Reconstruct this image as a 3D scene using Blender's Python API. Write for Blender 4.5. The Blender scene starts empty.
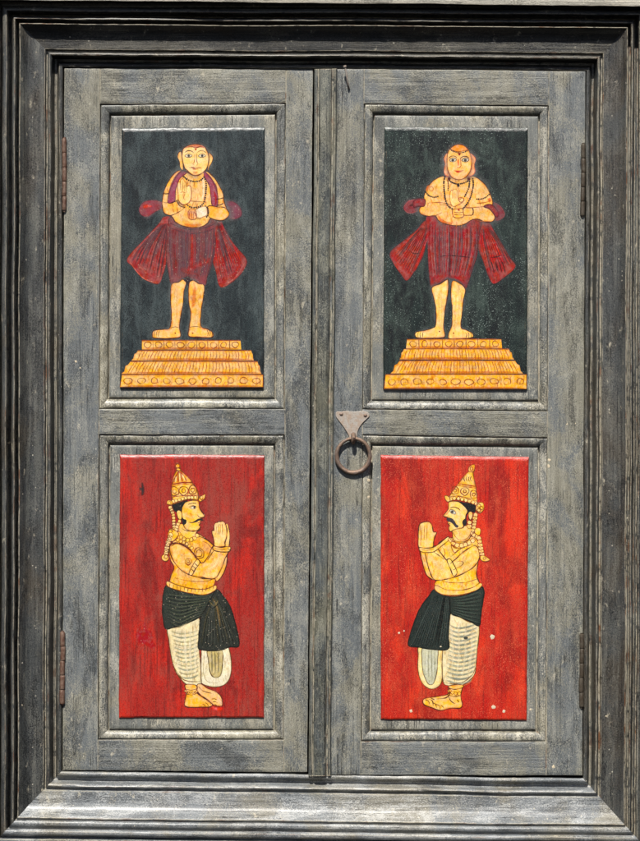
import bpy, math, random
from mathutils import Vector, noise
from mathutils.geometry import tessellate_polygon
from mathutils.bvhtree import BVHTree

random.seed(7)
sc = bpy.context.scene
COL = sc.collection
R = math.radians
CAMD = 2200.0            # camera distance to the door faces, millimetres

# ------------------------------------------------------------------ basics
def P(x, y, d):
    """measured position (mm grid of the elevation, depth d in front of the door face) -> world metres"""
    f = (CAMD - d) / CAMD
    return Vector(((x - 320) * f, -d, (420.5 - y) * f)) * 0.001

def lin(c):
    r = []
    for v in c[:3]:
        v /= 255.0
        r.append(v / 12.92 if v <= 0.04045 else ((v + 0.055) / 1.055) ** 2.4)
    return tuple(r)

def empty(name, loc, label=None, cat=None, group=None):
    o = bpy.data.objects.new(name, None)
    COL.objects.link(o)
    o.location = loc
    o.empty_display_size = 0.02
    if label: o['label'] = label
    if cat: o['category'] = cat
    if group: o['group'] = group
    return o

ORIG = {}
def link(name, verts, faces, mats, parent, origin, smooth=35, mi=None):
    me = bpy.data.meshes.new(name)
    me.from_pydata([v - origin for v in verts], [], faces)
    for m in (mats if isinstance(mats, (list, tuple)) else [mats]):
        me.materials.append(m)
    if mi:
        me.polygons.foreach_set('material_index', mi)
    if smooth:
        me.polygons.foreach_set('use_smooth', [True] * len(me.polygons))
        me.set_sharp_from_angle(angle=R(smooth))
    me.update()
    o = bpy.data.objects.new(name, me)
    COL.objects.link(o)
    if parent:
        o.parent = parent
    return o

def wob(v, amp, f=0.02, seed=0.0):
    """uneven hand worked timber: displaces a world point a little (amp in mm)"""
    q = v * 1000 * f + Vector((seed, seed * 1.7, 3.1))
    n = Vector((noise.noise(q), noise.noise(q + Vector((31.4, 5, 7))), noise.noise(q + Vector((3, 77, 13)))))
    return v + n * amp * 0.001

# ------------------------------------------------------------------ materials
class NT:
    def __init__(s, name):
        s.m = bpy.data.materials.new(name)
        s.m.use_nodes = True
        s.t = s.m.node_tree
        s.t.nodes.clear()
        s.out = s.n('ShaderNodeOutputMaterial')
        s.b = s.n('ShaderNodeBsdfPrincipled')
        s.l(s.b.outputs[0], s.out.inputs[0])
        g = s.n('ShaderNodeNewGeometry')
        s.geo = g
        v = s.n('ShaderNodeVectorMath'); v.operation = 'SCALE'
        v.inputs[3].default_value = 1000.0
        s.l(g.outputs['Position'], v.inputs[0])
        s.pos = v.outputs[0]
    def n(s, t): return s.t.nodes.new(t)
    def l(s, a, b): s.t.links.new(a, b)
    def val(s, x, sock):
        if isinstance(x, (int, float)): sock.default_value = x
        elif isinstance(x, tuple): sock.default_value = (*x, 1.0)[:4] if len(sock.default_value) == 4 else x
        else: s.l(x, sock)
    def noise(s, scale=(1, 1, 1), detail=4, rough=0.55, off=0.0, dist=0.0):
        mp = s.n('ShaderNodeMapping')
        mp.inputs['Scale'].default_value = scale
        mp.inputs['Location'].default_value = (off, off * 0.7, off * 1.3)
        s.l(s.pos, mp.inputs[0])
        no = s.n('ShaderNodeTexNoise')
        no.inputs['Scale'].default_value = 1.0
        no.inputs['Detail'].default_value = detail
        no.inputs['Roughness'].default_value = rough
        no.inputs['Distortion'].default_value = dist
        s.l(mp.outputs[0], no.inputs['Vector'])
        return no.outputs[0]
    def ramp(s, x, lo, hi, a=0.0, b=1.0):
        r = s.n('ShaderNodeMapRange')
        r.interpolation_type = 'SMOOTHSTEP'
        s.l(x, r.inputs[0])
        r.inputs[1].default_value = lo; r.inputs[2].default_value = hi
        r.inputs[3].default_value = a; r.inputs[4].default_value = b
        return r.outputs[0]
    def math(s, op, a, b=0.0):
        m = s.n('ShaderNodeMath'); m.operation = op
        s.val(a, m.inputs[0]); s.val(b, m.inputs[1])
        return m.outputs[0]
    def mix(s, f, a, b):
        m = s.n('ShaderNodeMix'); m.data_type = 'RGBA'
        s.val(f, m.inputs[0]); s.val(a, m.inputs[6]); s.val(b, m.inputs[7])
        return m.outputs[2]
    def specks(s, cell, r, keep, off=0.0, stretch=1.0):
        mp = s.n('ShaderNodeMapping')
        mp.inputs['Scale'].default_value = (1 / cell, 1 / cell, 1 / (cell * stretch))
        mp.inputs['Location'].default_value = (off, off, off)
        s.l(s.pos, mp.inputs[0])
        v = s.n('ShaderNodeTexVoronoi'); v.inputs['Scale'].default_value = 1.0
        dn = s.n('ShaderNodeTexNoise'); dn.inputs['Scale'].default_value = 2.3; dn.inputs['Detail'].default_value = 2
        s.l(mp.outputs[0], dn.inputs['Vector'])
        vm = s.n('ShaderNodeVectorMath'); vm.operation = 'MULTIPLY_ADD'
        s.l(dn.outputs['Color'], vm.inputs[0]); vm.inputs[1].default_value = (0.35,) * 3
        s.l(mp.outputs[0], vm.inputs[2])
        s.l(vm.outputs[0], v.inputs['Vector'])
        sp = s.n('ShaderNodeSeparateColor')
        s.l(v.outputs['Color'], sp.inputs[0])
        rr = s.math('MULTIPLY', s.ramp(s.math('POWER', sp.outputs[1], 2.2), 0, 1, 0.22, 1.15), r)
        d = s.math('LESS_THAN', v.outputs['Distance'], rr)
        k = s.math('GREATER_THAN', sp.outputs[0], 1 - keep)
        return s.math('MULTIPLY', d, k)
    def crackle(s, cell, width, off=0.0, stretch=1.0):
        """fine network of drying cracks in old varnish"""
        mp = s.n('ShaderNodeMapping')
        mp.inputs['Scale'].default_value = (1 / cell, 1 / cell, 1 / (cell * stretch))
        mp.inputs['Location'].default_value = (off, off, off)
        s.l(s.pos, mp.inputs[0])
        dn = s.n('ShaderNodeTexNoise'); dn.inputs['Scale'].default_value = 1.1; dn.inputs['Detail'].default_value = 4
        s.l(mp.outputs[0], dn.inputs['Vector'])
        vm = s.n('ShaderNodeVectorMath'); vm.operation = 'MULTIPLY_ADD'
        s.l(dn.outputs['Color'], vm.inputs[0]); vm.inputs[1].default_value = (1.3,) * 3
        s.l(mp.outputs[0], vm.inputs[2])
        v = s.n('ShaderNodeTexVoronoi'); v.feature = 'DISTANCE_TO_EDGE'; v.inputs['Scale'].default_value = 1.0
        s.l(vm.outputs[0], v.inputs['Vector'])
        return s.ramp(v.outputs['Distance'], width, width * 0.15)
    def bump(s, h, strength, dist):
        b = s.n('ShaderNodeBump')
        b.inputs['Strength'].default_value = strength
        b.inputs['Distance'].default_value = dist * 0.001
        s.l(h, b.inputs['Height'])
        s.l(b.outputs[0], s.b.inputs['Normal'])
    def edge(s, radius):
        bv = s.n('ShaderNodeBevel'); bv.samples = 6
        bv.inputs['Radius'].default_value = radius * 0.001
        dt = s.n('ShaderNodeVectorMath'); dt.operation = 'DOT_PRODUCT'
        s.l(bv.outputs[0], dt.inputs[0]); s.l(s.geo.outputs['Normal'], dt.inputs[1])
        return s.ramp(dt.outputs['Value'], 0.985, 0.88)

def grey_wood(name, grain, cool, warm, dark, light, rough=0.42, off=0.0, wear=0.9, chip=(206, 196, 172), warmth=0.5, grain_amt=0.75, dusty=0.6, murky=0.75):
    k = NT(name)
    along, across = 0.010, 0.55
    sc_g = (across, across, along) if grain == 'z' else (along, across, across)
    sc_f = (1.7, 1.7, 0.55) if grain == 'z' else (0.55, 1.7, 1.7)
    sc_m = (0.16, 0.16, 0.012) if grain == 'z' else (0.012, 0.16, 0.16)
    streak = k.noise(sc_g, 5, 0.65, off)
    broad = k.noise(sc_m, 4, 0.6, off + 9)
    fine = k.noise(sc_f, 4, 0.7, off + 3)
    salt = k.noise((1.1, 1.1, 1.1), 4, 0.75, off + 5)
    patch = k.noise((0.018, 0.018, 0.012), 6, 0.62, off + 11, 0.6)
    patch2 = k.noise((0.035, 0.035, 0.02), 7, 0.68, off + 23, 0.8)
    dith = k.math('MULTIPLY', k.math('SUBTRACT', salt, 0.5), 0.40)
    dith2 = k.math('MULTIPLY', k.math('SUBTRACT', fine, 0.5), 0.55)
    both = k.math('ADD', dith, dith2)
    pd = k.math('ADD', patch, both)
    c = k.mix(k.ramp(pd, 0.56 - warmth * 0.20, 0.70 - warmth * 0.20), lin(cool), lin(warm))
    # pale rubbed zones and sooty zones, broken up by the grain
    dust = k.ramp(k.math('ADD', k.noise((0.032, 0.032, 0.016) if grain == 'z' else (0.016, 0.032, 0.032), 7, 0.68, off + 71, 1.2), both), 0.50, 0.64)
    c = k.mix(k.math('MULTIPLY', dust, dusty), c, lin(light))
    murk = k.ramp(k.math('ADD', k.noise((0.030, 0.030, 0.012) if grain == 'z' else (0.012, 0.03, 0.03), 6, 0.66, off + 81, 1.2), both), 0.50, 0.36)
    c = k.mix(k.math('MULTIPLY', murk, murky), c, lin(dark))
    c = k.mix(k.math('MULTIPLY', k.ramp(k.math('ADD', broad, dith), 0.52, 0.64), 0.12 + 0.3 * grain_amt), c, lin(light))
    c = k.mix(k.math('MULTIPLY', k.ramp(streak, 0.50, 0.32), grain_amt), c, lin(dark))
    c = k.mix(k.math('MULTIPLY', k.ramp(streak, 0.56, 0.70), grain_amt * 0.6), c, lin(light))
    c = k.mix(k.math('MULTIPLY', k.ramp(fine, 0.55, 0.70), 0.25 + grain_amt * 0.35), c, lin(light))
    c = k.mix(k.math('MULTIPLY', k.ramp(fine, 0.45, 0.30), 0.35 + grain_amt * 0.4), c, lin([v * 0.8 for v in dark]))
    c = k.mix(k.math('MULTIPLY', k.ramp(salt, 0.58, 0.70), 0.45), c, lin(light))
    c = k.mix(k.math('MULTIPLY', k.ramp(salt, 0.42, 0.30), 0.5), c, lin([v * 0.5 for v in dark]))
    # splits and drying checks that follow the grain
    sp = k.noise((0.30, 0.30, 0.0045) if grain == 'z' else (0.0045, 0.30, 0.30), 3, 0.5, off + 91, 0.3)
    cr = k.math('MULTIPLY', k.ramp(k.math('ABSOLUTE', k.math('SUBTRACT', sp, 0.5)), 0.012, 0.003), k.ramp(patch2, 0.46, 0.56))
    c = k.mix(k.math('MULTIPLY', cr, 0.8), c, lin([v * 0.4 for v in dark]))
    # worn arrises show the pale ground and, here and there, bare orange timber
    e = k.math('MULTIPLY', k.edge(1.7), k.ramp(k.noise((0.12, 0.12, 0.12), 6, 0.75, off + 31), 0.38, 0.52))
    ec = k.mix(k.ramp(k.noise((0.05, 0.05, 0.05), 3, 0.6, off + 41), 0.55, 0.68), lin(chip), lin((150, 98, 58)))
    c = k.mix(k.math('MULTIPLY', e, wear), c, ec)
    # abraded patches and lime flecks
    ab = k.math('MULTIPLY', k.ramp(k.noise((0.13, 0.13, 0.07), 8, 0.75, off + 51), 0.60, 0.68), 0.55)
    c = k.mix(ab, c, lin(chip))
    # rubbed thin along the grain and fine drying cracks
    c = k.mix(k.math('MULTIPLY', k.specks(3.1, 0.20, 0.13, off, 1.2), 0.75), c, lin((200, 194, 176)))
    c = k.mix(k.math('MULTIPLY', k.specks(4.3, 0.16, 0.10, off + 4, 1.5), 0.6), c, lin((48, 44, 38)))
    k.l(c, k.b.inputs['Base Color'])
    k.b.inputs['Coat Weight'].default_value = 0.4
    k.b.inputs['Coat Roughness'].default_value = 0.34
    rr = k.ramp(salt, 0.3, 0.7, rough - 0.10, rough + 0.16)
    k.l(rr, k.b.inputs['Roughness'])
    h = k.math('ADD', k.math('MULTIPLY', k.math('SUBTRACT', streak, k.math('MULTIPLY', cr, 0.35)), 0.9), k.math('ADD', k.math('MULTIPLY', fine, 0.8), k.math('MULTIPLY', salt, 0.9)))
    k.bump(h, 0.9, 0.7)
    return k.m

DOOR = dict(cool=(98, 103, 105), warm=(128, 125, 110), dark=(27, 29, 29), light=(176, 174, 160), rough=0.28, dusty=0.34, murky=0.62, grain_amt=0.26)
M = {}
M['stile'] = grey_wood('weathered_paint_vertical', 'z', off=1, **DOOR)
M['rail'] = grey_wood('weathered_paint_horizontal', 'x', off=1, **DOOR)
M['mould'] = grey_wood('moulding_paint', 'z', cool=(102, 105, 103), warm=(136, 131, 112), dark=(26, 25, 22), light=(210, 204, 184), rough=0.26, dusty=0.55, murky=0.65, off=13, wear=1.0, grain_amt=0.4)
M['bed'] = grey_wood('panel_paint', 'z', cool=(108, 111, 108), warm=(134, 129, 112), dark=(40, 40, 36), light=(204, 199, 182), off=19, grain_amt=0.2, dusty=0.4, murky=0.5, wear=1.0)
M['strip'] = grey_wood('cover_strip_paint', 'z', cool=(70, 76, 77), warm=(90, 89, 74), dark=(17, 19, 15), light=(146, 145, 130), off=29, grain_amt=0.75)
FR = dict(cool=(54, 57, 57), warm=(58, 51, 40), dark=(9, 9, 8), light=(118, 117, 108))
M['jamb'] = grey_wood('frame_paint_vertical', 'z', off=37, wear=0.95, rough=0.28, dusty=0.35, grain_amt=0.6, **FR)
M['sill'] = grey_wood('frame_paint_horizontal_sunlit', 'x', cool=(112, 117, 120), warm=(126, 122, 108), dark=(40, 41, 41), light=(204, 205, 202), off=43, wear=0.95, rough=0.26, dusty=0.5, murky=0.5, grain_amt=0.45)  # frame paint made lighter: sun on the upward faces put into the colour
M['head'] = grey_wood('frame_paint_head_shaded', 'x', off=47, wear=0.85, rough=0.34, cool=(42, 43, 42), warm=(48, 44, 36), dark=(9, 9, 8), light=(118, 114, 102), dusty=0.4)  # frame paint made blacker: shade of the top band put into the colour
M['lintel'] = grey_wood('bare_lintel_paint', 'x', cool=(176, 172, 158), warm=(190, 182, 164), dark=(110, 106, 94), light=(216, 210, 194), off=53, wear=0.5)
M['outer'] = grey_wood('outer_board_paint', 'z', cool=(66, 58, 50), warm=(98, 84, 68), dark=(34, 28, 24), light=(128, 116, 98), off=61, wear=0.7)

def field_mat(name, base, worn, bright, deep, off, worn_lo, speck_keep, scratch=0.5, vgrad=None):
    k = NT(name)
    st = k.noise((0.55, 0.55, 0.018), 6, 0.7, off)
    st2 = k.noise((1.8, 1.8, 0.06), 4, 0.7, off + 4)
    pa = k.noise((0.028, 0.028, 0.014), 7, 0.68, off + 8, 0.5)
    fi = k.noise((1.6, 1.6, 1.3), 4, 0.75, off + 12)
    lo = k.noise((0.05, 0.05, 0.012), 4, 0.6, off + 17)
    c = k.mix(k.ramp(lo, 0.46, 0.60), lin(base), lin(bright))
    c = k.mix(k.math('MULTIPLY', k.ramp(k.noise((0.035, 0.035, 0.010), 6, 0.66, off + 77, 0.8), 0.50, 0.38), 0.6), c, lin(deep))
    c = k.mix(k.math('MULTIPLY', k.ramp(k.math('ADD', k.noise((0.05, 0.05, 0.028), 8, 0.74, off + 87, 1.0), k.math('MULTIPLY', k.math('SUBTRACT', fi, 0.5), 0.6)), 0.54, 0.64), 0.5), c, lin(worn))
    c = k.mix(k.math('MULTIPLY', k.ramp(st, 0.50, 0.34), 0.75), c, lin(deep))
    w = k.math('MULTIPLY', k.ramp(pa, worn_lo, worn_lo + 0.13), k.ramp(st2, 0.34, 0.6, 0.25, 1.0))
    c = k.mix(k.math('MULTIPLY', w, 0.8), c, lin(worn))
    c = k.mix(k.math('MULTIPLY', k.ramp(st2, 0.58, 0.72), scratch), c, lin(worn))
    c = k.mix(k.math('MULTIPLY', k.ramp(fi, 0.47, 0.30), 0.85), c, lin(deep))
    c = k.mix(k.math('MULTIPLY', k.crackle(2.0, 0.09, off, 2.0), 0.45), c, lin(deep))
    br = k.ramp(k.math('ADD', k.noise((0.09, 0.09, 0.02), 7, 0.72, off + 41, 0.8), k.math('MULTIPLY', k.math('SUBTRACT', fi, 0.5), 0.5)), 0.50, 0.64)
    c = k.mix(k.math('MULTIPLY', br, scratch * 0.9), c, lin(worn))
    c = k.mix(k.math('MULTIPLY', k.ramp(k.math('ADD', fi, k.math('MULTIPLY', k.math('SUBTRACT', pa, 0.5), 0.5)), 0.53, 0.68), 0.75), c, lin(worn))
    mesh = k.math('MULTIPLY', k.crackle(1.3, 0.16, off + 6, 1.3), k.ramp(k.noise((0.045, 0.045, 0.03), 5, 0.65, off + 55), 0.46, 0.60))
    c = k.mix(k.math('MULTIPLY', mesh, 0.38), c, lin(worn))
    pale = tuple(min(255, v + (70 if base[0] < 100 else 38)) for v in worn)
    spk = k.math('MULTIPLY', k.specks(1.25, 0.30, speck_keep, off), k.ramp(k.noise((0.04, 0.04, 0.03), 4, 0.6, off + 21), 0.42, 0.58, 0.15, 1.0))
    c = k.mix(k.math('MULTIPLY', spk, 0.75), c, lin(pale))
    c = k.mix(k.math('MULTIPLY', k.specks(2.1, 0.20, 0.12, off + 2), 0.6), c, lin((196, 190, 174)))
    e = k.math('MULTIPLY', k.edge(0.8), k.ramp(k.noise((0.16, 0.16, 0.16), 5, 0.7, off + 33), 0.50, 0.62))
    c = k.mix(k.math('MULTIPLY', e, 0.5), c, lin((140, 118, 92)))
    k.l(c, k.b.inputs['Base Color'])
    k.l(k.ramp(fi, 0.3, 0.7, 0.22, 0.42), k.b.inputs['Roughness'])
    k.b.inputs['Coat Weight'].default_value = 0.18
    k.b.inputs['Coat Roughness'].default_value = 0.26
    h = k.math('ADD', k.math('MULTIPLY', st2, 0.6), fi)
    k.bump(h, 0.8, 0.32)
    return k.m
M['dark_l'] = field_mat('dark_varnish_worn', (24, 32, 34), (80, 90, 90), (36, 46, 48), (7, 9, 10), 3, 0.58, 0.45, 0.4)
M['dark_r'] = field_mat('dark_varnish', (10, 14, 14), (74, 88, 80), (18, 30, 27), (3, 4, 4), 15, 0.62, 0.5, 0.35)
M['red_l'] = field_mat('red_varnish_worn', (160, 30, 20), (142, 64, 52), (190, 34, 16), (88, 12, 10), 27, 0.54, 0.4, 0.3)
M['red_r'] = field_mat('red_varnish', (178, 24, 10), (194, 74, 44), (212, 44, 10), (112, 10, 6), 39, 0.60, 0.6, 0.3)

def paint_mat():
    k = NT('brushed_paint')
    a = k.n('ShaderNodeVertexColor'); a.layer_name = 'paint'
    fi = k.noise((1.5, 1.5, 1.2), 4, 0.72, 70)
    pa = k.noise((0.10, 0.10, 0.06), 6, 0.7, 74)
    st = k.noise((1.6, 1.6, 0.08), 4, 0.7, 79)
    hs = k.n('ShaderNodeHueSaturation')
    k.l(a.outputs['Color'], hs.inputs['Color'])
    k.l(k.ramp(pa, 0.32, 0.66, 1.08, 0.86), hs.inputs['Value'])
    k.l(k.ramp(k.noise((0.2, 0.2, 0.2), 4, 0.6, 90), 0.35, 0.65, 0.90, 1.12), hs.inputs['Saturation'])
    k.l(k.ramp(k.noise((0.14, 0.14, 0.10), 4, 0.6, 95), 0.3, 0.7, 0.494, 0.506), hs.inputs['Hue'])
    c = hs.outputs[0]
    dk = k.n('ShaderNodeHueSaturation'); dk.inputs['Value'].default_value = 0.55
    k.l(c, dk.inputs['Color'])
    c2 = k.mix(k.math('MULTIPLY', k.ramp(fi, 0.48, 0.30), 0.8), c, dk.outputs[0])
    c2 = k.mix(k.math('MULTIPLY', k.crackle(2.0, 0.09, 3, 2.0), 0.4), c2, dk.outputs[0])
    blot = k.ramp(k.noise((0.16, 0.16, 0.09), 8, 0.78, 83, 0.6), 0.54, 0.66)
    c2 = k.mix(k.math('MULTIPLY', blot, 0.35), c2, dk.outputs[0])
    c2 = k.mix(k.math('MULTIPLY', k.ramp(st, 0.46, 0.30), 0.35), c2, dk.outputs[0])
    c2 = k.mix(k.math('MULTIPLY', k.ramp(fi, 0.58, 0.74), 0.28), c2, lin((230, 196, 150)))
    c2 = k.mix(k.math('MULTIPLY', k.specks(1.5, 0.26, 0.25, 5), 0.4), c2, lin((214, 196, 170)))
    c2 = k.mix(k.math('MULTIPLY', k.specks(2.3, 0.22, 0.16, 11), 0.7), c2, lin((70, 52, 44)))
    k.l(c2, k.b.inputs['Base Color'])
    al = k.math('MULTIPLY', a.outputs['Alpha'], k.ramp(fi, 0.30, 0.55, 0.55, 1.25))
    solid = k.math('GREATER_THAN', a.outputs['Alpha'], 0.995)
    al = k.math('MAXIMUM', al, solid)
    al = k.math('MINIMUM', al, 1.0)
    k.l(al, k.b.inputs['Alpha'])
    k.l(k.ramp(fi, 0.3, 0.7, 0.24, 0.44), k.b.inputs['Roughness'])
    k.b.inputs['Coat Weight'].default_value = 0.2
    k.b.inputs['Coat Roughness'].default_value = 0.2
    k.bump(fi, 0.5, 0.2)
    return k.m
M['paint'] = paint_mat()

def rust_mat(name, a, b, c3, off, metal=0.35):
    k = NT(name)
    n1 = k.noise((0.25, 0.25, 0.2), 6, 0.7, off)
    n2 = k.noise((0.9, 0.9, 0.9), 6, 0.8, off + 5)
    c = k.mix(k.ramp(n1, 0.4, 0.6), lin(a), lin(b))
    c = k.mix(k.math('MULTIPLY', k.ramp(n2, 0.48, 0.32), 0.8), c, lin(c3))
    c = k.mix(k.math('MULTIPLY', k.ramp(n2, 0.60, 0.72), 0.5), c, lin((190, 168, 148)))
    k.l(c, k.b.inputs['Base Color'])
    k.b.inputs['Metallic'].default_value = metal
    k.l(k.ramp(n2, 0.3, 0.7, 0.32, 0.6), k.b.inputs['Roughness'])
    k.bump(k.math('ADD', n2, n1), 0.8, 0.4)
    return k.m
M['iron'] = rust_mat('rusty_iron', (118, 102, 92), (128, 104, 86), (62, 48, 42), 2)
M['plate'] = rust_mat('rusty_plate', (164, 157, 148), (160, 142, 126), (92, 82, 74), 8, 0.1)
M['hinge'] = rust_mat('rusty_hinge', (120, 98, 84), (92, 62, 48), (44, 28, 22), 14, 0.2)
M['hinge_dark'] = rust_mat('dark_rusty_hinge', (80, 73, 62), (66, 56, 44), (28, 23, 18), 21, 0.2)
def plain(name, c, rough=0.7):
    k = NT(name)
    n = k.noise((0.6, 0.6, 0.6), 4, 0.6)
    k.l(k.mix(n, lin(c), lin([v * 0.8 for v in c])), k.b.inputs['Base Color'])
    k.b.inputs['Roughness'].default_value = rough
    return k.m
M['lime'] = plain('lime_splash', (214, 198, 168))
M['inside'] = plain('dark_inside', (30, 28, 26), 0.9)
M['wall'] = plain('plaster', (150, 142, 128), 0.9)

# ------------------------------------------------------------------ geometry helpers
def lerp(a, b, t): return a + (b - a) * t
def qlerp(qa, qb, t):
    return [(lerp(a[0], b[0], t), lerp(a[1], b[1], t)) for a, b in zip(qa, qb)]

def ring(loops, n, amp=0.0, seed=0.0, f=0.02, sides=(0, 1, 2, 3)):
    """loops: [(quad TL,TR,BR,BL, depth)], swept round the given sides with mitred corners"""
    V, F = [], []
    for k in sides:
        base = len(V)
        for q, d in loops:
            a, b = q[k], q[(k + 1) % 4]
            for i in range(n + 1):
                t = i / n
                v = P(lerp(a[0], b[0], t), lerp(a[1], b[1], t), d)
                V.append(wob(v, amp, f, seed))
        m = n + 1
        for j in range(len(loops) - 1):
            for i in range(n):
                a = base + j * m + i
                F.append((a, a + 1, a + m + 1, a + m))
    return V, F

def board(q, d, nx, ny, r=0.45, deep=18, amp=0.25, seed=0.0):
    """rectangular board seen face on with softened arrises and real thickness"""
    W = math.dist(q[0], q[1]); H = math.dist(q[0], q[3])
    def seq(L, n):
        s = [(0, -deep), (0, -r), (r * 0.35 / L, -r * 0.3), (r / L, 0)]
        mid = [(r / L + (1 - 2 * r / L) * i / n, 0) for i in range(1, n)]
        return s + mid + [(1 - a, b) for a, b in reversed(s)]
    us, vs = seq(W, nx), seq(H, ny)
    V, F = [], []
    for v, dv in vs:
        for u, du in us:
            x = lerp(lerp(q[0][0], q[1][0], u), lerp(q[3][0], q[2][0], u), v)
            y = lerp(lerp(q[0][1], q[1][1], u), lerp(q[3][1], q[2][1], u), v)
            dd = min(du, dv)
            p = P(x, y, d + dd)
            V.append(wob(wob(p, amp, 0.015, seed), amp * 0.5, 0.12, seed))
    m = len(us)
    for j in range(len(vs) - 1):
        for i in range(m - 1):
            a = j * m + i
            F.append((a, a + m, a + m + 1, a + 1))
    return V, F

def grid(q, d, nx, ny, amp, seed):
    V, F = [], []
    for j in range(ny + 1):
        v = j / ny
        for i in range(nx + 1):
            u = i / nx
            x = lerp(lerp(q[0][0], q[1][0], u), lerp(q[3][0], q[2][0], u), v)
            y = lerp(lerp(q[0][1], q[1][1], u), lerp(q[3][1], q[2][1], u), v)
            V.append(P(x, y, d))
    m = nx + 1
    for j in range(ny):
        for i in range(nx):
            a = j * m + i
            F.append((a, a + m, a + m + 1, a + 1))
    return V, F

def merge(*vf):
    V, F = [], []
    for v, f in vf:
        b = len(V); V += v
        F += [tuple(i + b for i in g) for g in f]
    return V, F

def tube(pts, rad, n=14, cap=True, closed=False, amp=0.0, seed=0.0):
    V, F = [], []
    N = len(pts)
    up = Vector((0.3, 1, 0.2)).normalized()
    for i, p in enumerate(pts):
        if closed: t = (pts[(i + 1) % N] - pts[i - 1]).normalized()
        else: t = (pts[min(i + 1, N - 1)] - pts[max(i - 1, 0)]).normalized()
        a = t.cross(up).normalized(); b = t.cross(a).normalized()
        rr = rad[i] if isinstance(rad, list) else rad
        for k in range(n):
            th = 2 * math.pi * k / n
            q = p + (a * math.cos(th) + b * math.sin(th)) * rr * 0.001
            V.append(wob(q, amp, 0.35, seed))
    for i in range(N if closed else N - 1):
        for k in range(n):
            a = i * n + k; b = i * n + (k + 1) % n
            c = ((i + 1) % N) * n + (k + 1) % n; e = ((i + 1) % N) * n + k
            F.append((a, b, c, e))
    if cap and not closed:
        F.append(tuple(range(n - 1, -1, -1)))
        F.append(tuple((N - 1) * n + k for k in range(n)))
    return V, F

# ------------------------------------------------------------------ frame
INNER = [(63, 67), (586, 71), (583.5, 778.6), (61.5, 771.4)]
KL, KR, KT, KB = 1.0, 0.95, 1.0, 1.06
def off_quad(s):
    k = [(-KL, -KT), (KR, -KT), (KR, KB), (-KL, KB)]
    return [(c[0] + s * a, c[1] + s * b) for c, (a, b) in zip(INNER, k)]
PROFILE = [(-0.6, -22), (-0.5, -1.5), (0.1, 0.6), (1.0, 1.5), (2.2, 1.8), (3.4, 1.5), (4.2, 0.2), (4.6, -3.0), (6.0, -4.6), (7.6, -4.2),
           (8.8, -2.0), (9.9, 1.5), (10.8, 5.5), (11.4, 7.8), (12.2, 9.1), (13.4, 9.6), (14.6, 9.1), (15.2, 7.8), (15.5, 5.0), (16.8, 5.0), (17.1, 7.6),
           (18.0, 8.8), (21, 9.2), (25, 9.5), (29, 10.1), (32, 11.0), (34.5, 12.3), (37, 14.2), (39.3, 16.5), (41.5, 18.8), (43.2, 20.4), (43.7, 20.0), (43.9, 7), (46.6, 7),
           (46.8, 19.8), (47.4, 21.6), (48.3, 22.4), (49.2, 22.4), (50.2, 21.6), (50.7, 19.8), (50.9, 6), (54.6, 6),
           (54.8, 21.4), (55.4, 23.2), (56.6, 24.2), (58.2, 24.2), (59.8, 23.2), (60.6, 21.4), (60.9, 12)]
PROFILE_SILL = [p for p in PROFILE if p[0] < 42] + [(43.6, 20.4), (44.3, 20.0), (44.6, 17.6), (45.8, 17.6), (46.2, 20.2), (47.2, 21.6), (48.6, 22.3), (50.4, 22.2), (51.6, 21.4), (52.2, 20.2),
                (52.6, 18.4), (53.8, 18.4), (54.3, 21.6), (55.4, 23.2), (56.6, 24.2), (58.2, 24.2), (59.8, 23.2), (60.6, 21.4), (60.9, 12)]
frame_o = P(320, 841, 0)
fr = empty('cupboard', frame_o, 'weathered grey wooden cupboard with two closed doors painted with four figures, rusty ring pull', 'cupboard')
loops = [(off_quad(s), d) for s, d in PROFILE]
names = ['head', 'jamb', 'sill', 'jamb']
mats = [M['head'], M['jamb'], M['sill'], M['jamb']]
for k in range(4):
    V, F = ring([(off_quad(s_), d_) for s_, d_ in PROFILE_SILL] if k == 2 else loops, 90, 0.9, 4.0, 0.014, sides=(k,))
    V = [wob(v, 0.34, 0.14, 9.0) for v in V]
    o = link(names[k], V, F, mats[k], fr, frame_o, 40)
    # outer board beyond the last bead
    S0, S1 = off_quad(60.9), off_quad(108)
OUT = [(60.9, 12.0), (62.8, 12.0), (63.0, 22.0), (64.0, 24.0), (104, 24.2), (107, 22), (107.5, -30)]
lo2 = [(off_quad(s), d) for s, d in OUT]
for k in (1, 2, 3):
    V, F = ring(lo2, 80, 0.5, 14.0, 0.03, sides=(k,))
    link('outer_board', V, F, M['sill'] if k == 2 else M['outer'], fr, frame_o, 40)
# the pale lintel board over the top: its lower arris runs out of level
lin_q = [(-45, -70), (690, -66), (690, 6.8), (-45, -0.3)]
V, F = board(lin_q, 34.5, 90, 10, 0.9, 50, 0.7, 5.0)
link('lintel', V, F, M['lintel'], fr, frame_o, 40)
# recess behind lintel
V, F = board([(-45, -30), (690, -30), (690, 7.3), (-45, 7.3)], 18, 4, 4, 0.4, 30, 0, 5.0)
link('lintel_backing', V, F, M['head'], fr, frame_o, 40)
# carcass boards closing the cupboard behind the doors
V, F = board([(20, 20), (625, 20), (625, 820), (20, 820)], -24, 4, 4, 0.4, 8, 0, 6.0)
link('backing', V, F, M['inside'], fr, frame_o, 40)

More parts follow.
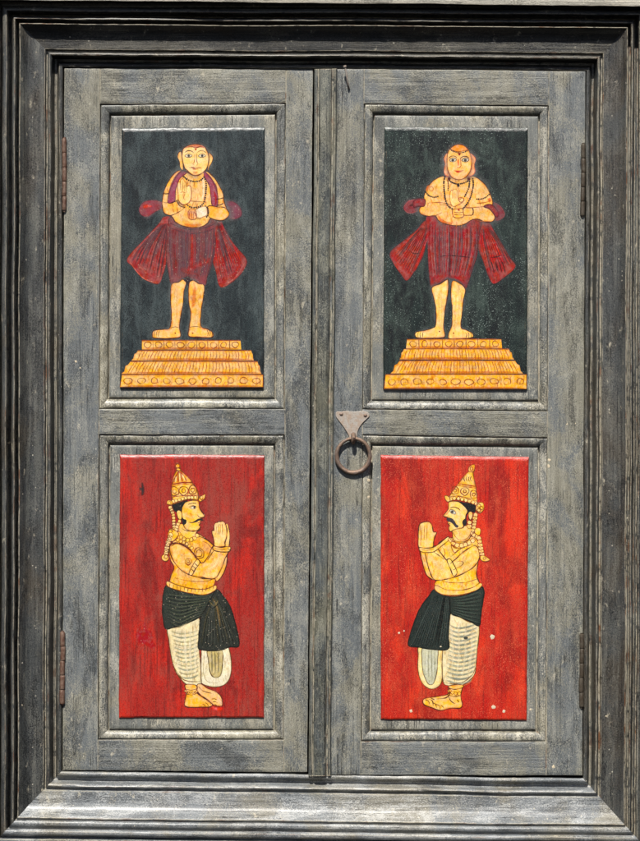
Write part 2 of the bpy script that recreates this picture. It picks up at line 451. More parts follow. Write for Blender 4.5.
# ------------------------------------------------------------------ painting kit
def smooth_pts(pts, closed, step=1.0):
    """Catmull-Rom through the measured points"""
    n = len(pts); out = []
    rng = range(n) if closed else range(n - 1)
    for i in rng:
        p0 = pts[(i - 1) % n] if closed or i > 0 else pts[i]
        p1 = pts[i]; p2 = pts[(i + 1) % n]
        p3 = pts[(i + 2) % n] if closed or i + 2 < n else p2
        L = math.dist(p1, p2)
        m = max(2, min(14, int(L / step)))
        for j in range(m):
            t = j / m
            out.append(tuple(0.5 * (2 * p1[a] + (p2[a] - p0[a]) * t + (2 * p0[a] - 5 * p1[a] + 4 * p2[a] - p3[a]) * t * t
                                    + (3 * p1[a] - p0[a] - 3 * p2[a] + p3[a]) * t ** 3) for a in (0, 1)))
    if not closed: out.append(tuple(pts[-1]))
    return out

class Painting:
    STEP = 0.001
    def __init__(s, d):
        s.d = d + 0.02
        s.parts = {}
        s.cur = None
    def to(s, name):
        s.cur = s.parts.setdefault(name, ([], [], []))
    def T(s, ox, oy, k):
        s.ox, s.oy, s.k = ox, oy, k
    def m(s, p): return (s.ox + p[0] / s.k, s.oy + p[1] / s.k)
    def lay(s): s.d += s.STEP
    def add(s, pts, faces, cols):
        V, F, C = s.cur
        b = len(V)
        V += [P(x, y, s.d) for x, y in pts]
        F += [tuple(i + b for i in f) for f in faces]
        C += cols
    @staticmethod
    def rgba(c, a=1.0): return (*lin(c), a)
    def _fill(s, q, col, a=1.0):
        s.lay()
        tris = tessellate_polygon([[Vector((x, -y, 0)) for x, y in q]])
        F = []
        for t in tris:
            A, B, C = (q[i] for i in t)
            ar = (B[0] - A[0]) * (C[1] - A[1]) - (B[1] - A[1]) * (C[0] - A[0])
            F.append(tuple(t) if ar < 0 else tuple(reversed(t)))
        s.add(q, F, [s.rgba(col, a)] * len(q))
    def normals(s, q, closed):
        n = len(q); N = []
        for i in range(n):
            a = q[(i - 1) % n] if closed or i > 0 else q[i]
            b = q[(i + 1) % n] if closed or i < n - 1 else q[i]
            dx, dy = b[0] - a[0], b[1] - a[1]
            L = math.hypot(dx, dy) or 1
            N.append((-dy / L, dx / L))
        return N
    def fill(s, pts, col, line=None, w=0.7, shade=None, sw=3.0, sa=0.7, glow=None, gw=4.0, ga=0.5, sharp=False, a=1.0):
        q = [s.m(p) for p in pts]
        if not sharp: q = smooth_pts(q, True)
        s.shape(q, col, line, w, shade, sw, sa, glow, gw, ga, a)
    def halo(s, pts, col, w, a):
        """smoky worn ring left round a figure"""
        q = smooth_pts([s.m(p) for p in pts], True)
        area = sum(q[i - 1][0] * q[i][1] - q[i][0] * q[i - 1][1] for i in range(len(q)))
        s.lay(); s.edge_band(q, s.normals(q, True), -1 if area > 0 else 1, col, w, a)
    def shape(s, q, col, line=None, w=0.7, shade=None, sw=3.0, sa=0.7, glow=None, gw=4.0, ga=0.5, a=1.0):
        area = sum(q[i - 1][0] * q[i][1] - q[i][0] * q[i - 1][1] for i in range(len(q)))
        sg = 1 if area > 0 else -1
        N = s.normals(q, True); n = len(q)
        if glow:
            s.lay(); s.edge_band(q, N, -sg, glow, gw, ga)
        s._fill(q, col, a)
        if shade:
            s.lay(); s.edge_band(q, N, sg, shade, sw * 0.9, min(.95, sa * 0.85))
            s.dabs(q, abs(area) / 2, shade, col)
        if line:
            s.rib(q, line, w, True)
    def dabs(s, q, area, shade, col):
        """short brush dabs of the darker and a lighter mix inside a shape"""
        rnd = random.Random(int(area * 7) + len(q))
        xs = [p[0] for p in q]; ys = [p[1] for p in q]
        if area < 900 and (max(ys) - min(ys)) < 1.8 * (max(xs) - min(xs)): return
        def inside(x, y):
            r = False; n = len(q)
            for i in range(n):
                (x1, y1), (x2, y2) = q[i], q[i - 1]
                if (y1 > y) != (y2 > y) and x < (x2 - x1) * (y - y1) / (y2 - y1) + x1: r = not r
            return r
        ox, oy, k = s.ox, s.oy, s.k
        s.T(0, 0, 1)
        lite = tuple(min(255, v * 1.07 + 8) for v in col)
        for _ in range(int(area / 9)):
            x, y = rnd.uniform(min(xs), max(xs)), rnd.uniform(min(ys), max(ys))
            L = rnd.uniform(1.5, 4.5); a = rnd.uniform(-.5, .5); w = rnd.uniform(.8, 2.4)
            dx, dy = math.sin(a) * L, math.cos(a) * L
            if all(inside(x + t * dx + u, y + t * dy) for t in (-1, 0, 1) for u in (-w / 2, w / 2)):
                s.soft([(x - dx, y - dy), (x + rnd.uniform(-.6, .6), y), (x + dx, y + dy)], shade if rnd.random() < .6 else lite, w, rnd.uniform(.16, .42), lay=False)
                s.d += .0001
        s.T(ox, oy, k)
    def edge_band(s, q, N, sg, col, w, a):
        n = len(q); pts = []; C = []; F = []
        for i, ((x, y), (nx, ny)) in enumerate(zip(q, N)):
            ww = w * (0.7 + 0.6 * noise.noise(Vector((x * .15, y * .15, 3))))
            pts += [(x, y), (x + nx * sg * ww * 0.45, y + ny * sg * ww * 0.45), (x + nx * sg * ww, y + ny * sg * ww)]
            av = a * min(1, max(.15, .62 + 1.1 * noise.noise(Vector((x * .09, y * .09, 7)))))
            C += [s.rgba(col, av), s.rgba(col, av * 0.5), s.rgba(col, 0.0)]
        for i in range(n):
            b = i * 3; e = ((i + 1) % n) * 3
            for t in (0, 1):
                F.append((b + t, e + t, e + t + 1, b + t + 1))
        s.add(pts, F, C)
    def rib(s, q, col, w, closed=False, taper=0.0, a=1.0, lay=True):
        if lay: s.lay()
        N = s.normals(q, closed); n = len(q); pts = []; C = []; F = []
        for i, ((x, y), (nx, ny)) in enumerate(zip(q, N)):
            t = i / max(1, n - 1)
            ww = w * (1 + 0.7 * noise.noise(Vector((x * .22, y * .22, 8))))
            a_ = a * min(1, .8 + .9 * noise.noise(Vector((x * .16, y * .16, 18))))
            if taper and not closed: ww *= 1 - taper * abs(2 * t - 1) ** 2
            h = ww / 2
            # crisp core with a thin soft fringe so the brush line sinks into the paint
            pts += [(x - nx * h * 1.35, y - ny * h * 1.35), (x - nx * h * .7, y - ny * h * .7), (x + nx * h * .7, y + ny * h * .7), (x + nx * h * 1.35, y + ny * h * 1.35)]
            C += [s.rgba(col, 0), s.rgba(col, max(.3, a_ * .92)), s.rgba(col, max(.3, a_ * .92)), s.rgba(col, 0)]
        for i in range(n if closed else n - 1):
            b = i * 4; e = ((i + 1) % n) * 4
            for t in (0, 1, 2):
                F.append((b + t, b + t + 1, e + t + 1, e + t))
        s.add(pts, F, C)
    def line(s, pts, col, w=0.7, closed=False, taper=0.5, a=1.0, sharp=False, lay=True):
        q = [s.m(p) for p in pts]
        if not sharp: q = smooth_pts(q, closed, 0.8)
        s.rib(q, col, w, closed, taper, a, lay)
    def soft(s, pts, col, w, a=0.6, lay=True):
        if lay: s.lay()
        q = smooth_pts([s.m(p) for p in pts], False, 1.2)
        N = s.normals(q, False); P_, C, F = [], [], []
        n = len(q)
        for i, ((x, y), (nx, ny)) in enumerate(zip(q, N)):
            t = i / (n - 1); h = w / 2 * (1 - 0.5 * abs(2 * t - 1) ** 3) * (1 + 0.5 * noise.noise(Vector((x * .2, y * .2, 1))))
            aa = a * (1 - abs(2 * t - 1) ** 4)
            P_ += [(x - nx * h, y - ny * h), (x, y), (x + nx * h, y + ny * h)]
            C += [s.rgba(col, 0), s.rgba(col, min(aa, 0.98)), s.rgba(col, 0)]
        for i in range(n - 1):
            b = i * 3
            for t in (0, 1): F.append((b + t, b + t + 1, b + t + 4, b + t + 3))
        s.add(P_, F, C)
    def dot(s, c, r, col, ry=None, lay=True, rot=0.0, a=1.0):
        if lay: s.lay()
        x, y = s.m(c); ry = ry or r
        q = []
        for i in range(12):
            th = 2 * math.pi * i / 12
            u, v = r * math.cos(th), ry * math.sin(th)
            q.append((x + u * math.cos(rot) - v * math.sin(rot), y + u * math.sin(rot) + v * math.cos(rot)))
        s.add(q + [(x, y)], [(12, (i + 1) % 12, i) for i in range(12)], [s.rgba(col, a)] * 13)
    def loop(s, c, rx, ry, col, w=0.6, lay=True):
        x, y = s.m(c)
        j = random.uniform(-.3, .3)
        q = [(x + rx * (1 + .12 * math.sin(2 * t + j * 9)) * math.cos(t), y + ry * (1 + .12 * math.cos(3 * t + j * 7)) * math.sin(t)) for t in [2 * math.pi * i / 18 for i in range(18)]]
        s.rib(q, col, w, True, lay=lay)
    def beads(s, pts, r, step, col, line=None):
        q = smooth_pts([s.m(p) for p in pts], False, 0.5)
        acc = step; prev = q[0]; s.lay(); L1 = s.d
        ctr = []
        for p in q:
            acc += math.dist(prev, p); prev = p
            if acc >= step: ctr.append(p); acc = 0
        ox, oy, k = s.ox, s.oy, s.k
        s.T(0, 0, 1)
        for p in ctr:
            s.dot(p, r * random.uniform(.85, 1.12), col, lay=False); s.d += .0003
        if line:
            s.lay()
            for p in ctr:
                s.loop(p, r, r, line, 0.5, lay=False); s.d += .0003
        s.T(ox, oy, k)
    def build(s, parent, origin):
        for name, (V, F, C) in s.parts.items():
            me = bpy.data.meshes.new(name)
            me.from_pydata([v - origin for v in V], [], F)
            at = me.color_attributes.new('paint', 'FLOAT_COLOR', 'POINT')
            flat = []
            for c in C: flat += c
            at.data.foreach_set('color', flat)
            me.materials.append(M['paint'])
            me.update()
            o = bpy.data.objects.new(name, me)
            COL.objects.link(o); o.parent = parent
            yield o

SKIN = (240, 182, 98); SKIN_L = (247, 202, 128); SKIN_D = (204, 104, 32); LINE = (72, 30, 16)
GOLD = (244, 186, 84); GOLD_D = (206, 116, 34); GLINE = (140, 62, 18)
MAROON = (128, 40, 42); MAR_P = (126, 60, 60); RED = (172, 34, 30); BLACK = (24, 20, 20)
HALO = (112, 118, 116)

def pedestal(p, T, tiers, n1, n2, cream=(240, 180, 84), deep=(206, 110, 32)):
    """stepped lotus plinth: ringed slab, two rows of petals, ringed base"""
    p.to('painted_pedestal')
    p.T(*T)
    (a, b, c, e) = tiers
    def quad(x0, x1, y0, x2, x3, y1): return [(x0, y0), (x1, y0), (x3, y1), (x2, y1)]
    out = a + e
    # whole silhouette first, then every tier
    for i, (x0, x1, y0, x2, x3, y1) in enumerate((a, b, c, e)):
        if i in (1, 2):
            pts = [(x0, y0), (x1, y0), (x1 + (x3 - x1) * .25, y0 + (y1 - y0) * .25), (x1 + (x3 - x1) * .55, y0 + (y1 - y0) * .35), (x1 + (x3 - x1) * .7, y0 + (y1 - y0) * .8), (x3, y1),
                   (x2, y1), (x0 + (x2 - x0) * .7, y0 + (y1 - y0) * .8), (x0 + (x2 - x0) * .55, y0 + (y1 - y0) * .35), (x0 + (x2 - x0) * .25, y0 + (y1 - y0) * .25)]
        else:
            pts = quad(x0, x1, y0, x2, x3, y1)
        p.fill(pts, cream, None, 0.6, deep, 3.4, .55, sharp=True)
    for i, (x0, x1, y0, x2, x3, y1) in enumerate((a, b, c, e)):
        p.line([(x0, y0), ((x0 + x1) / 2, y0 - 1), (x1, y0)], GLINE, 0.8, taper=0)
        p.soft([(x0 + 6, y1 - 5), (x3 - 6, y1 - 5)], deep, 3.0, .7)
        p.soft([(x0 + 10, (y0 + y1) / 2), ((x0 + x1) / 2, (y0 + y1) / 2), (x3 - 10, (y0 + y1) / 2)], (250, 208, 124), 4.0, .45)
    x0, x1, y0, x2, x3, y1 = e
    p.line([(x2, y1), (x3, y1)], (70, 30, 14), 1.0, taper=0)
    p.line([(x0, y0), (x2, y1)], GLINE, 0.7, taper=0); p.line([(x1, y0), (x3, y1)], GLINE, 0.7, taper=0)
    # rings and separators
    for (x0, x1, y0, x2, x3, y1), n, sep in ((a, n1, True), (e, n2, False)):
        p.lay()
        for i in range(n):
            cx = x0 + (x1 - x0) * (i + .5) / n + random.uniform(-2, 2); cy = (y0 + y1) / 2 + random.uniform(-2, 2)
            rx = random.uniform(2.9, 3.5) if sep else random.uniform(3.2, 4.3)
            p.loop((cx, cy), rx, random.uniform(2.7, 3.2), GLINE, .75, lay=False)
        p.lay()
        for i in range(1, n):
            if sep: p.line([(x0 + (x1 - x0) * i / n, y0 + 1), (x0 + (x1 - x0) * i / n + 1, y1 - 1)], GLINE, .7, lay=False)
    # petals
    for (x0, x1, y0, x2, x3, y1), n in ((b, 36), (c, 40)):
        p.lay()
        for i in range(1, n):
            t = i / n; cx = (x0 + x1) / 2
            xt = lerp(x0 + 3, x1 - 3, t) + random.uniform(-1.5, 1.5); xb = lerp(x2 + 10, x3 - 10, t) + random.uniform(-2, 2)
            sg = -1 if t < .5 else 1
            bow = 7 * sg * min(1, abs(t - .5) * 5)
            p.line([(xt, y0 + 2), (lerp(xt, xb, .4) + bow * .5, lerp(y0, y1, .5)), (xb, y1 - 1)], (168, 84, 26), .62, lay=False, a=.9)

def feet_toes(p, pts, col=LINE):
    for a, b in pts: p.line([a, ((a[0] + b[0]) / 2 + 2, (a[1] + b[1]) / 2), b], col, .6)

# ------------------------------------------------------------------ monk on the left door
def monk_left(p):
    p.to('painted_robe')
    p.T(120, 215, 4.74)
    lf = [(205, 10), (185, 40), (120, 110), (35, 205), (60, 245), (110, 300), (180, 327), (205, 280), (218, 230), (228, 120), (240, 60), (240, 10)]
    rf = [(450, 10), (455, 60), (445, 130), (436, 200), (455, 270), (475, 341), (530, 320), (580, 270), (601, 215), (560, 160), (520, 110), (490, 50), (475, 5)]
    sk = [(242, 10), (232, 60), (225, 120), (220, 200), (228, 260), (243, 331), (265, 327), (296, 305), (322, 290), (345, 308), (400, 336), (415, 290), (430, 250), (440, 200), (452, 130), (457, 60), (455, 10), (350, 20)]
    for q in (lf, rf, sk): p.halo(q, (72, 80, 82), 7, .55)
    p.fill(lf, (150, 56, 52), (76, 30, 30), .5, (176, 74, 62), 5, .7, glow=(140, 60, 54), gw=.7, ga=.6)
    p.fill(rf, (146, 48, 46), (76, 30, 30), .5, (172, 64, 52), 5, .7, glow=(134, 56, 50), gw=.7, ga=.6)
    p.fill(sk, MAR_P, (76, 30, 30), .5, (120, 66, 70), 4, .6, glow=(110, 66, 68), gw=.8, ga=.6)
    rnd = random.Random(3)
    for i in range(9):
        t = i / 8
        p.soft([(205 + t * 20, 40), (lerp(90, 205, t) + 10, 150), (lerp(55, 190, t), lerp(225, 300, t))], rnd.choice([(94, 58, 66), (170, 44, 38), (80, 44, 52)]), 2.4, .75)
    for i in range(9):
        t = i / 8
        p.soft([(462 + t * 8, 40), (lerp(450, 540, t), 150), (lerp(480, 580, t), lerp(320, 235, t))], rnd.choice([(180, 36, 28), (92, 46, 54), (184, 40, 28)]), 2.6, .8)
    for i in range(16):
        t = i / 15; x = lerp(238, 444, t)
        p.soft([(x, 60), (x + rnd.uniform(-5, 5), 170), (lerp(250, 412, t), lerp(300, 300, t))], rnd.choice([(96, 66, 76), (140, 46, 46), (86, 58, 66), (112, 74, 82)]), 3.2, .7)
    for x, a in ((343, .95), (352, .8), (335, .7)):
        p.soft([(x, 80), (x + 4, 160), (x - 2, 240), (x - 8, 280)], (186, 38, 24), 3.2, a)
    p.soft([(300, 250), (320, 262), (345, 250), (420, 215)], RED, 8, .75)
    p.soft([(390, 200), (410, 225), (425, 200)], (176, 34, 28), 6, .7)
    p.soft([(290, 245), (310, 270), (370, 280)], (160, 40, 34), 5, .6)
    for i in range(22):
        t = (i + .5) / 22; x = lerp(232, 448, t)
        p.line([(x, 60 + 18 * math.sin(t * 3.1)), (x + rnd.uniform(-4, 4), 170), (lerp(244, 416, t), 285)], (78, 46, 52), .42, a=.4)
    for i in range(11):
        t = (i + .5) / 11
        p.line([(215 + t * 15, 40), (lerp(100, 215, t), 150), (lerp(55, 195, t), lerp(228, 305, t))], (74, 28, 30), .45, a=.6)
        p.line([(462 + t * 10, 40), (lerp(452, 535, t), 150), (lerp(482, 585, t), lerp(322, 238, t))], (70, 24, 26), .45, a=.65)
    p.line([(48, 222), (75, 262), (120, 305), (178, 322)], (196, 92, 74), .9)
    p.line([(48, 206), (110, 130), (180, 55)], (160, 92, 88), .7)
    p.line([(592, 225), (560, 280), (520, 318), (478, 334)], (190, 80, 66), .9)
    p.line([(240, 40), (300, 62), (350, 68), (410, 58), (450, 40)], (70, 44, 52), .8)
    p.line([(236, 60), (300, 82), (350, 88), (410, 78), (452, 60)], (84, 52, 60), .7)
    for i in range(10):
        x = lerp(246, 436, i / 9)
        p.soft([(x, 70), (x + rnd.uniform(-8, 8), 150), (x * .9 + 34, rnd.uniform(210, 270))], (130, 92, 94), 4, .34)
    for a in ([(200, 40), (150, 110), (110, 180)], [(215, 60), (190, 130), (165, 200)], [(490, 60), (520, 130), (545, 180)], [(466, 60), (480, 140), (490, 200)]):
        p.soft(a, (124, 82, 86), 6, .5)
    for a in ([(70, 215), (120, 270), (175, 300)], [(575, 225), (540, 280), (490, 310)]):
        p.soft(a, (178, 50, 40), 5, .7)
    # sleeve ends
    p.T(115, 120, 4)
    p.fill([(98, 352), (120, 326), (165, 322), (200, 335), (195, 352), (165, 365), (130, 386), (104, 378)], (134, 58, 64), (110, 60, 66), .6, (158, 62, 62), 3, .7, glow=(100, 90, 94), gw=4, ga=.6)
    p.soft([(112, 352), (125, 345), (150, 345)], (210, 60, 40), 5, .9)
    p.fill([(432, 330), (470, 326), (500, 350), (506, 380), (482, 396), (455, 392), (438, 362)], (116, 62, 74), (100, 60, 66), .6, (142, 60, 68), 3, .7, glow=(100, 90, 94), gw=4, ga=.6)
    # legs
    p.to('painted_legs')
    p.T(120, 215, 4.74)
    L1 = [(245, 330), (278, 318), (298, 305), (314, 322), (304, 360), (299, 420), (290, 470), (282, 530), (287, 575), (250, 584), (165, 584), (153, 568), (162, 548), (205, 542), (236, 534), (244, 470), (240, 400)]
    L2 = [(328, 322), (348, 310), (375, 326), (400, 337), (394, 400), (386, 450), (384, 525), (415, 540), (438, 556), (442, 574), (420, 582), (370, 578), (326, 574), (328, 530), (335, 470), (325, 400)]
    for L in (L1, L2): p.fill(L, SKIN, LINE, .75, SKIN_D, 3.2, .75, glow=HALO, gw=5, ga=.6)
    p.soft([(355, 340), (350, 400), (345, 440)], (226, 120, 30), 6, .7)
    p.soft([(268, 340), (262, 420), (262, 520)], SKIN_L, 5, .8)
    p.soft([(368, 420), (362, 520)], SKIN_L, 4, .8)
    p.fill([(303, 312), (322, 292), (343, 312), (330, 318), (322, 336), (314, 318)], (44, 30, 32), sharp=True)
    for x in (168, 178, 188): p.line([(x, 548), (x - 5, 560), (x - 6, 578)], LINE, .55)
    for x in (432, 422, 412): p.line([(x, 545), (x + 6, 558), (x + 4, 574)], LINE, .55)
    p.dot((262, 560), .8, (150, 70, 30)); p.dot((345, 560), .8, (150, 70, 30))
    p.line([(240, 536), (262, 530), (282, 536)], LINE, .5); p.line([(328, 534), (352, 528), (384, 532)], LINE, .5)
    p.line([(155, 582), (220, 586), (286, 582)], (74, 26, 14), .9); p.line([(326, 577), (380, 583), (440, 580)], (74, 26, 14), .9)
    # trunk and arms
    p.to('painted_figure')
    p.T(155, 135, 8)
    trunk = [(260, 300), (200, 282), (150, 312), (108, 372), (80, 430), (62, 500), (60, 585), (78, 628), (112, 642), (138, 655), (165, 695), (220, 726), (295, 740), (370, 732), (420, 706), (447, 668), (520, 686), (572, 668), (594, 628), (574, 590), (553, 530), (545, 470), (512, 400), (480, 350), (430, 300), (390, 290)]
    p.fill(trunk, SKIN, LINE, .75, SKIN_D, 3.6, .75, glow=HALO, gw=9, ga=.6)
    p.soft([(200, 640), (290, 690), (390, 680)], SKIN_L, 9, .8)
    p.soft([(270, 420), (330, 450), (370, 470)], SKIN_L, 8, .6)
    p.soft([(230, 712), (300, 726), (380, 715)], (226, 130, 50), 4, .8)
    p.soft([(520, 590), (560, 630), (520, 660)], (240, 160, 40), 9, .8)
    p.soft([(95, 430), (85, 500), (84, 560)], SKIN_L, 4, .6)
    # shawl bands over the shoulders
    for b in ([(215, 285), (165, 335), (125, 420), (104, 500), (106, 545), (160, 528), (166, 440), (196, 355), (250, 305)],
              [(395, 292), (440, 335), (482, 400), (500, 470), (502, 562), (458, 562), (446, 480), (432, 400), (395, 335)]):
        p.fill(b, (146, 66, 84), (90, 34, 44), .6, (176, 80, 96), 2.4, .6)
        p.soft([b[0], b[1], b[2], b[3]], (120, 48, 66), 2.5, .8)
    p.soft([(420, 330), (462, 400), (478, 480), (480, 545)], (190, 96, 108), 2.5, .7)
    p.soft([(470, 440), (486, 500), (486, 570)], (176, 30, 26), 2.6, .8)
    # head
    p.fill([(216, 146), (192, 138), (181, 175), (196, 215), (203, 262), (226, 275)], SKIN, LINE, .6, (226, 140, 90), 2, .6, glow=HALO, gw=6, ga=.7)
    p.fill([(424, 150), (452, 158), (464, 188), (450, 228), (436, 252), (424, 284)], SKIN, LINE, .6, (226, 140, 90), 2, .6, glow=HALO, gw=6, ga=.7)
    head = [(226, 112), (262, 86), (325, 74), (388, 88), (418, 130), (431, 180), (424, 240), (396, 292), (352, 320), (322, 325), (282, 312), (242, 272), (222, 210), (217, 150)]
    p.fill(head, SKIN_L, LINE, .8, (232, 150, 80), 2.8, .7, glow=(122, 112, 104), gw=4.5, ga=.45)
    p.fill([(240, 104), (275, 84), (325, 76), (380, 86), (404, 106), (360, 98), (325, 101), (285, 98)], (196, 120, 86))
    p.line([(262, 96), (300, 96), (325, 104), (355, 96), (392, 96)], (110, 30, 22), .7)
    p.dot((327, 116), .9, (170, 30, 24))
    p.line([(238, 140), (262, 126), (290, 128), (310, 142)], LINE, .75)
    p.line([(338, 142), (360, 126), (388, 128), (408, 142)], LINE, .75)
    for cx in (268, 376):
        p.fill([(cx - 30, 168), (cx - 12, 154), (cx + 12, 154), (cx + 30, 166), (cx + 10, 178), (cx - 12, 178)], (214, 200, 170), LINE, .5)
        p.dot((cx + 2, 166), 1.25, (58, 50, 44))
    p.line([(318, 148), (319, 190), (312, 220), (302, 232), (314, 240)], (176, 92, 48), .6)
    p.line([(336, 148), (333, 190), (338, 222), (345, 234), (328, 242)], (130, 64, 34), .6)
    p.soft([(326, 160), (326, 225)], (254, 226, 160), 2, .9)
    p.line([(272, 262), (298, 260), (322, 266), (348, 262), (372, 264)], (150, 44, 28), .85)
    p.line([(300, 270), (322, 275), (346, 270)], (214, 110, 70), .8)
    p.soft([(300, 296), (322, 302), (345, 296)], (236, 150, 80), 2.5, .7)
    p.line([(248, 272), (285, 308), (322, 324), (362, 312), (400, 282)], (120, 56, 26), .9)
    # chest marks and beads
    p.line([(284, 528), (345, 532), (410, 538)], (140, 84, 40), .8)
    p.line([(256, 318), (262, 352)], LINE, .4, a=.6)
    p.soft([(380, 330), (390, 420), (380, 520)], (254, 232, 190), 4, .8)
    p.beads([(232, 334), (262, 358), (300, 370), (325, 372), (362, 364), (392, 338)], 0.97, 1.81, (48, 34, 28))
    p.beads([(395, 338), (409, 380), (408, 440), (398, 515), (374, 562), (322, 580), (275, 572), (244, 545)], 0.89, 1.75, (52, 36, 30))
    # raised hand
    p.line([(112, 548), (160, 532), (190, 518)], LINE, .7); p.line([(80, 628), (130, 642), (200, 610), (244, 574)], LINE, .8)
    hand = [(186, 480), (180, 430), (182, 392), (190, 372), (202, 380), (206, 358), (218, 348), (230, 356), (238, 374), (250, 384), (252, 414), (270, 402), (288, 418), (293, 470), (284, 520), (262, 548), (222, 556), (190, 524)]
    p.fill(hand, SKIN_L, (150, 72, 34), .65, (232, 140, 80), 2, .7)
    for a in ([(204, 374), (205, 410), (206, 448)], [(222, 356), (223, 400), (222, 448)], [(240, 384), (238, 420), (236, 452)], [(252, 414), (250, 440), (256, 462)], [(200, 462), (225, 456), (245, 464)], [(240, 470), (230, 500), (238, 520)]):
        p.line(a, (170, 88, 48), .5)
    p.line([(172, 520), (188, 552), (212, 572), (240, 576)], (70, 40, 30), 1.3)
    p.line([(178, 510), (194, 542), (218, 562), (243, 564)], (96, 56, 36), .6)
    for a in ([(64, 464), (86, 470), (108, 468)], [(64, 534), (86, 542), (108, 540)], [(490, 512), (520, 510), (552, 500)], [(494, 562), (520, 560), (546, 546)]):
        p.line(a, (84, 32, 28), 1.0, taper=.1)
    # right hand resting at the waist
    p.fill([(428, 568), (500, 574), (558, 582), (592, 628), (570, 668), (520, 684), (438, 660), (424, 620)], (242, 182, 92), LINE, .7, (226, 140, 40), 3, .7)
    p.fill([(322, 604), (342, 586), (376, 574), (408, 574), (418, 600), (416, 640), (388, 654), (356, 668), (330, 655)], (238, 210, 170), (120, 70, 50), .5, (232, 170, 110), 2.2, .8)
    p.fill([(268, 612), (292, 590), (322, 600), (334, 640), (330, 668), (300, 676), (270, 664)], (232, 160, 92), (140, 50, 34), .6)
    for x in (282, 298, 314): p.line([(x, 604), (x - 6, 635), (x - 4, 668)], (150, 44, 34), .7)
    p.line([(310, 612), (324, 632), (330, 652)], (166, 40, 34), 1.0)
    p.beads([(404, 568), (422, 585), (428, 612), (424, 640), (412, 656)], 0.81, 1.56, (60, 40, 32))
    p.soft([(345, 600), (380, 620), (400, 640)], (250, 236, 214), 5, .7)
    pedestal(p, (115, 250, 4), ((108, 502, 362, 108, 505, 398), (92, 545, 402, 66, 556, 442), (62, 570, 446, 26, 586, 496), (28, 592, 499, 20, 592, 549)), 9, 11)

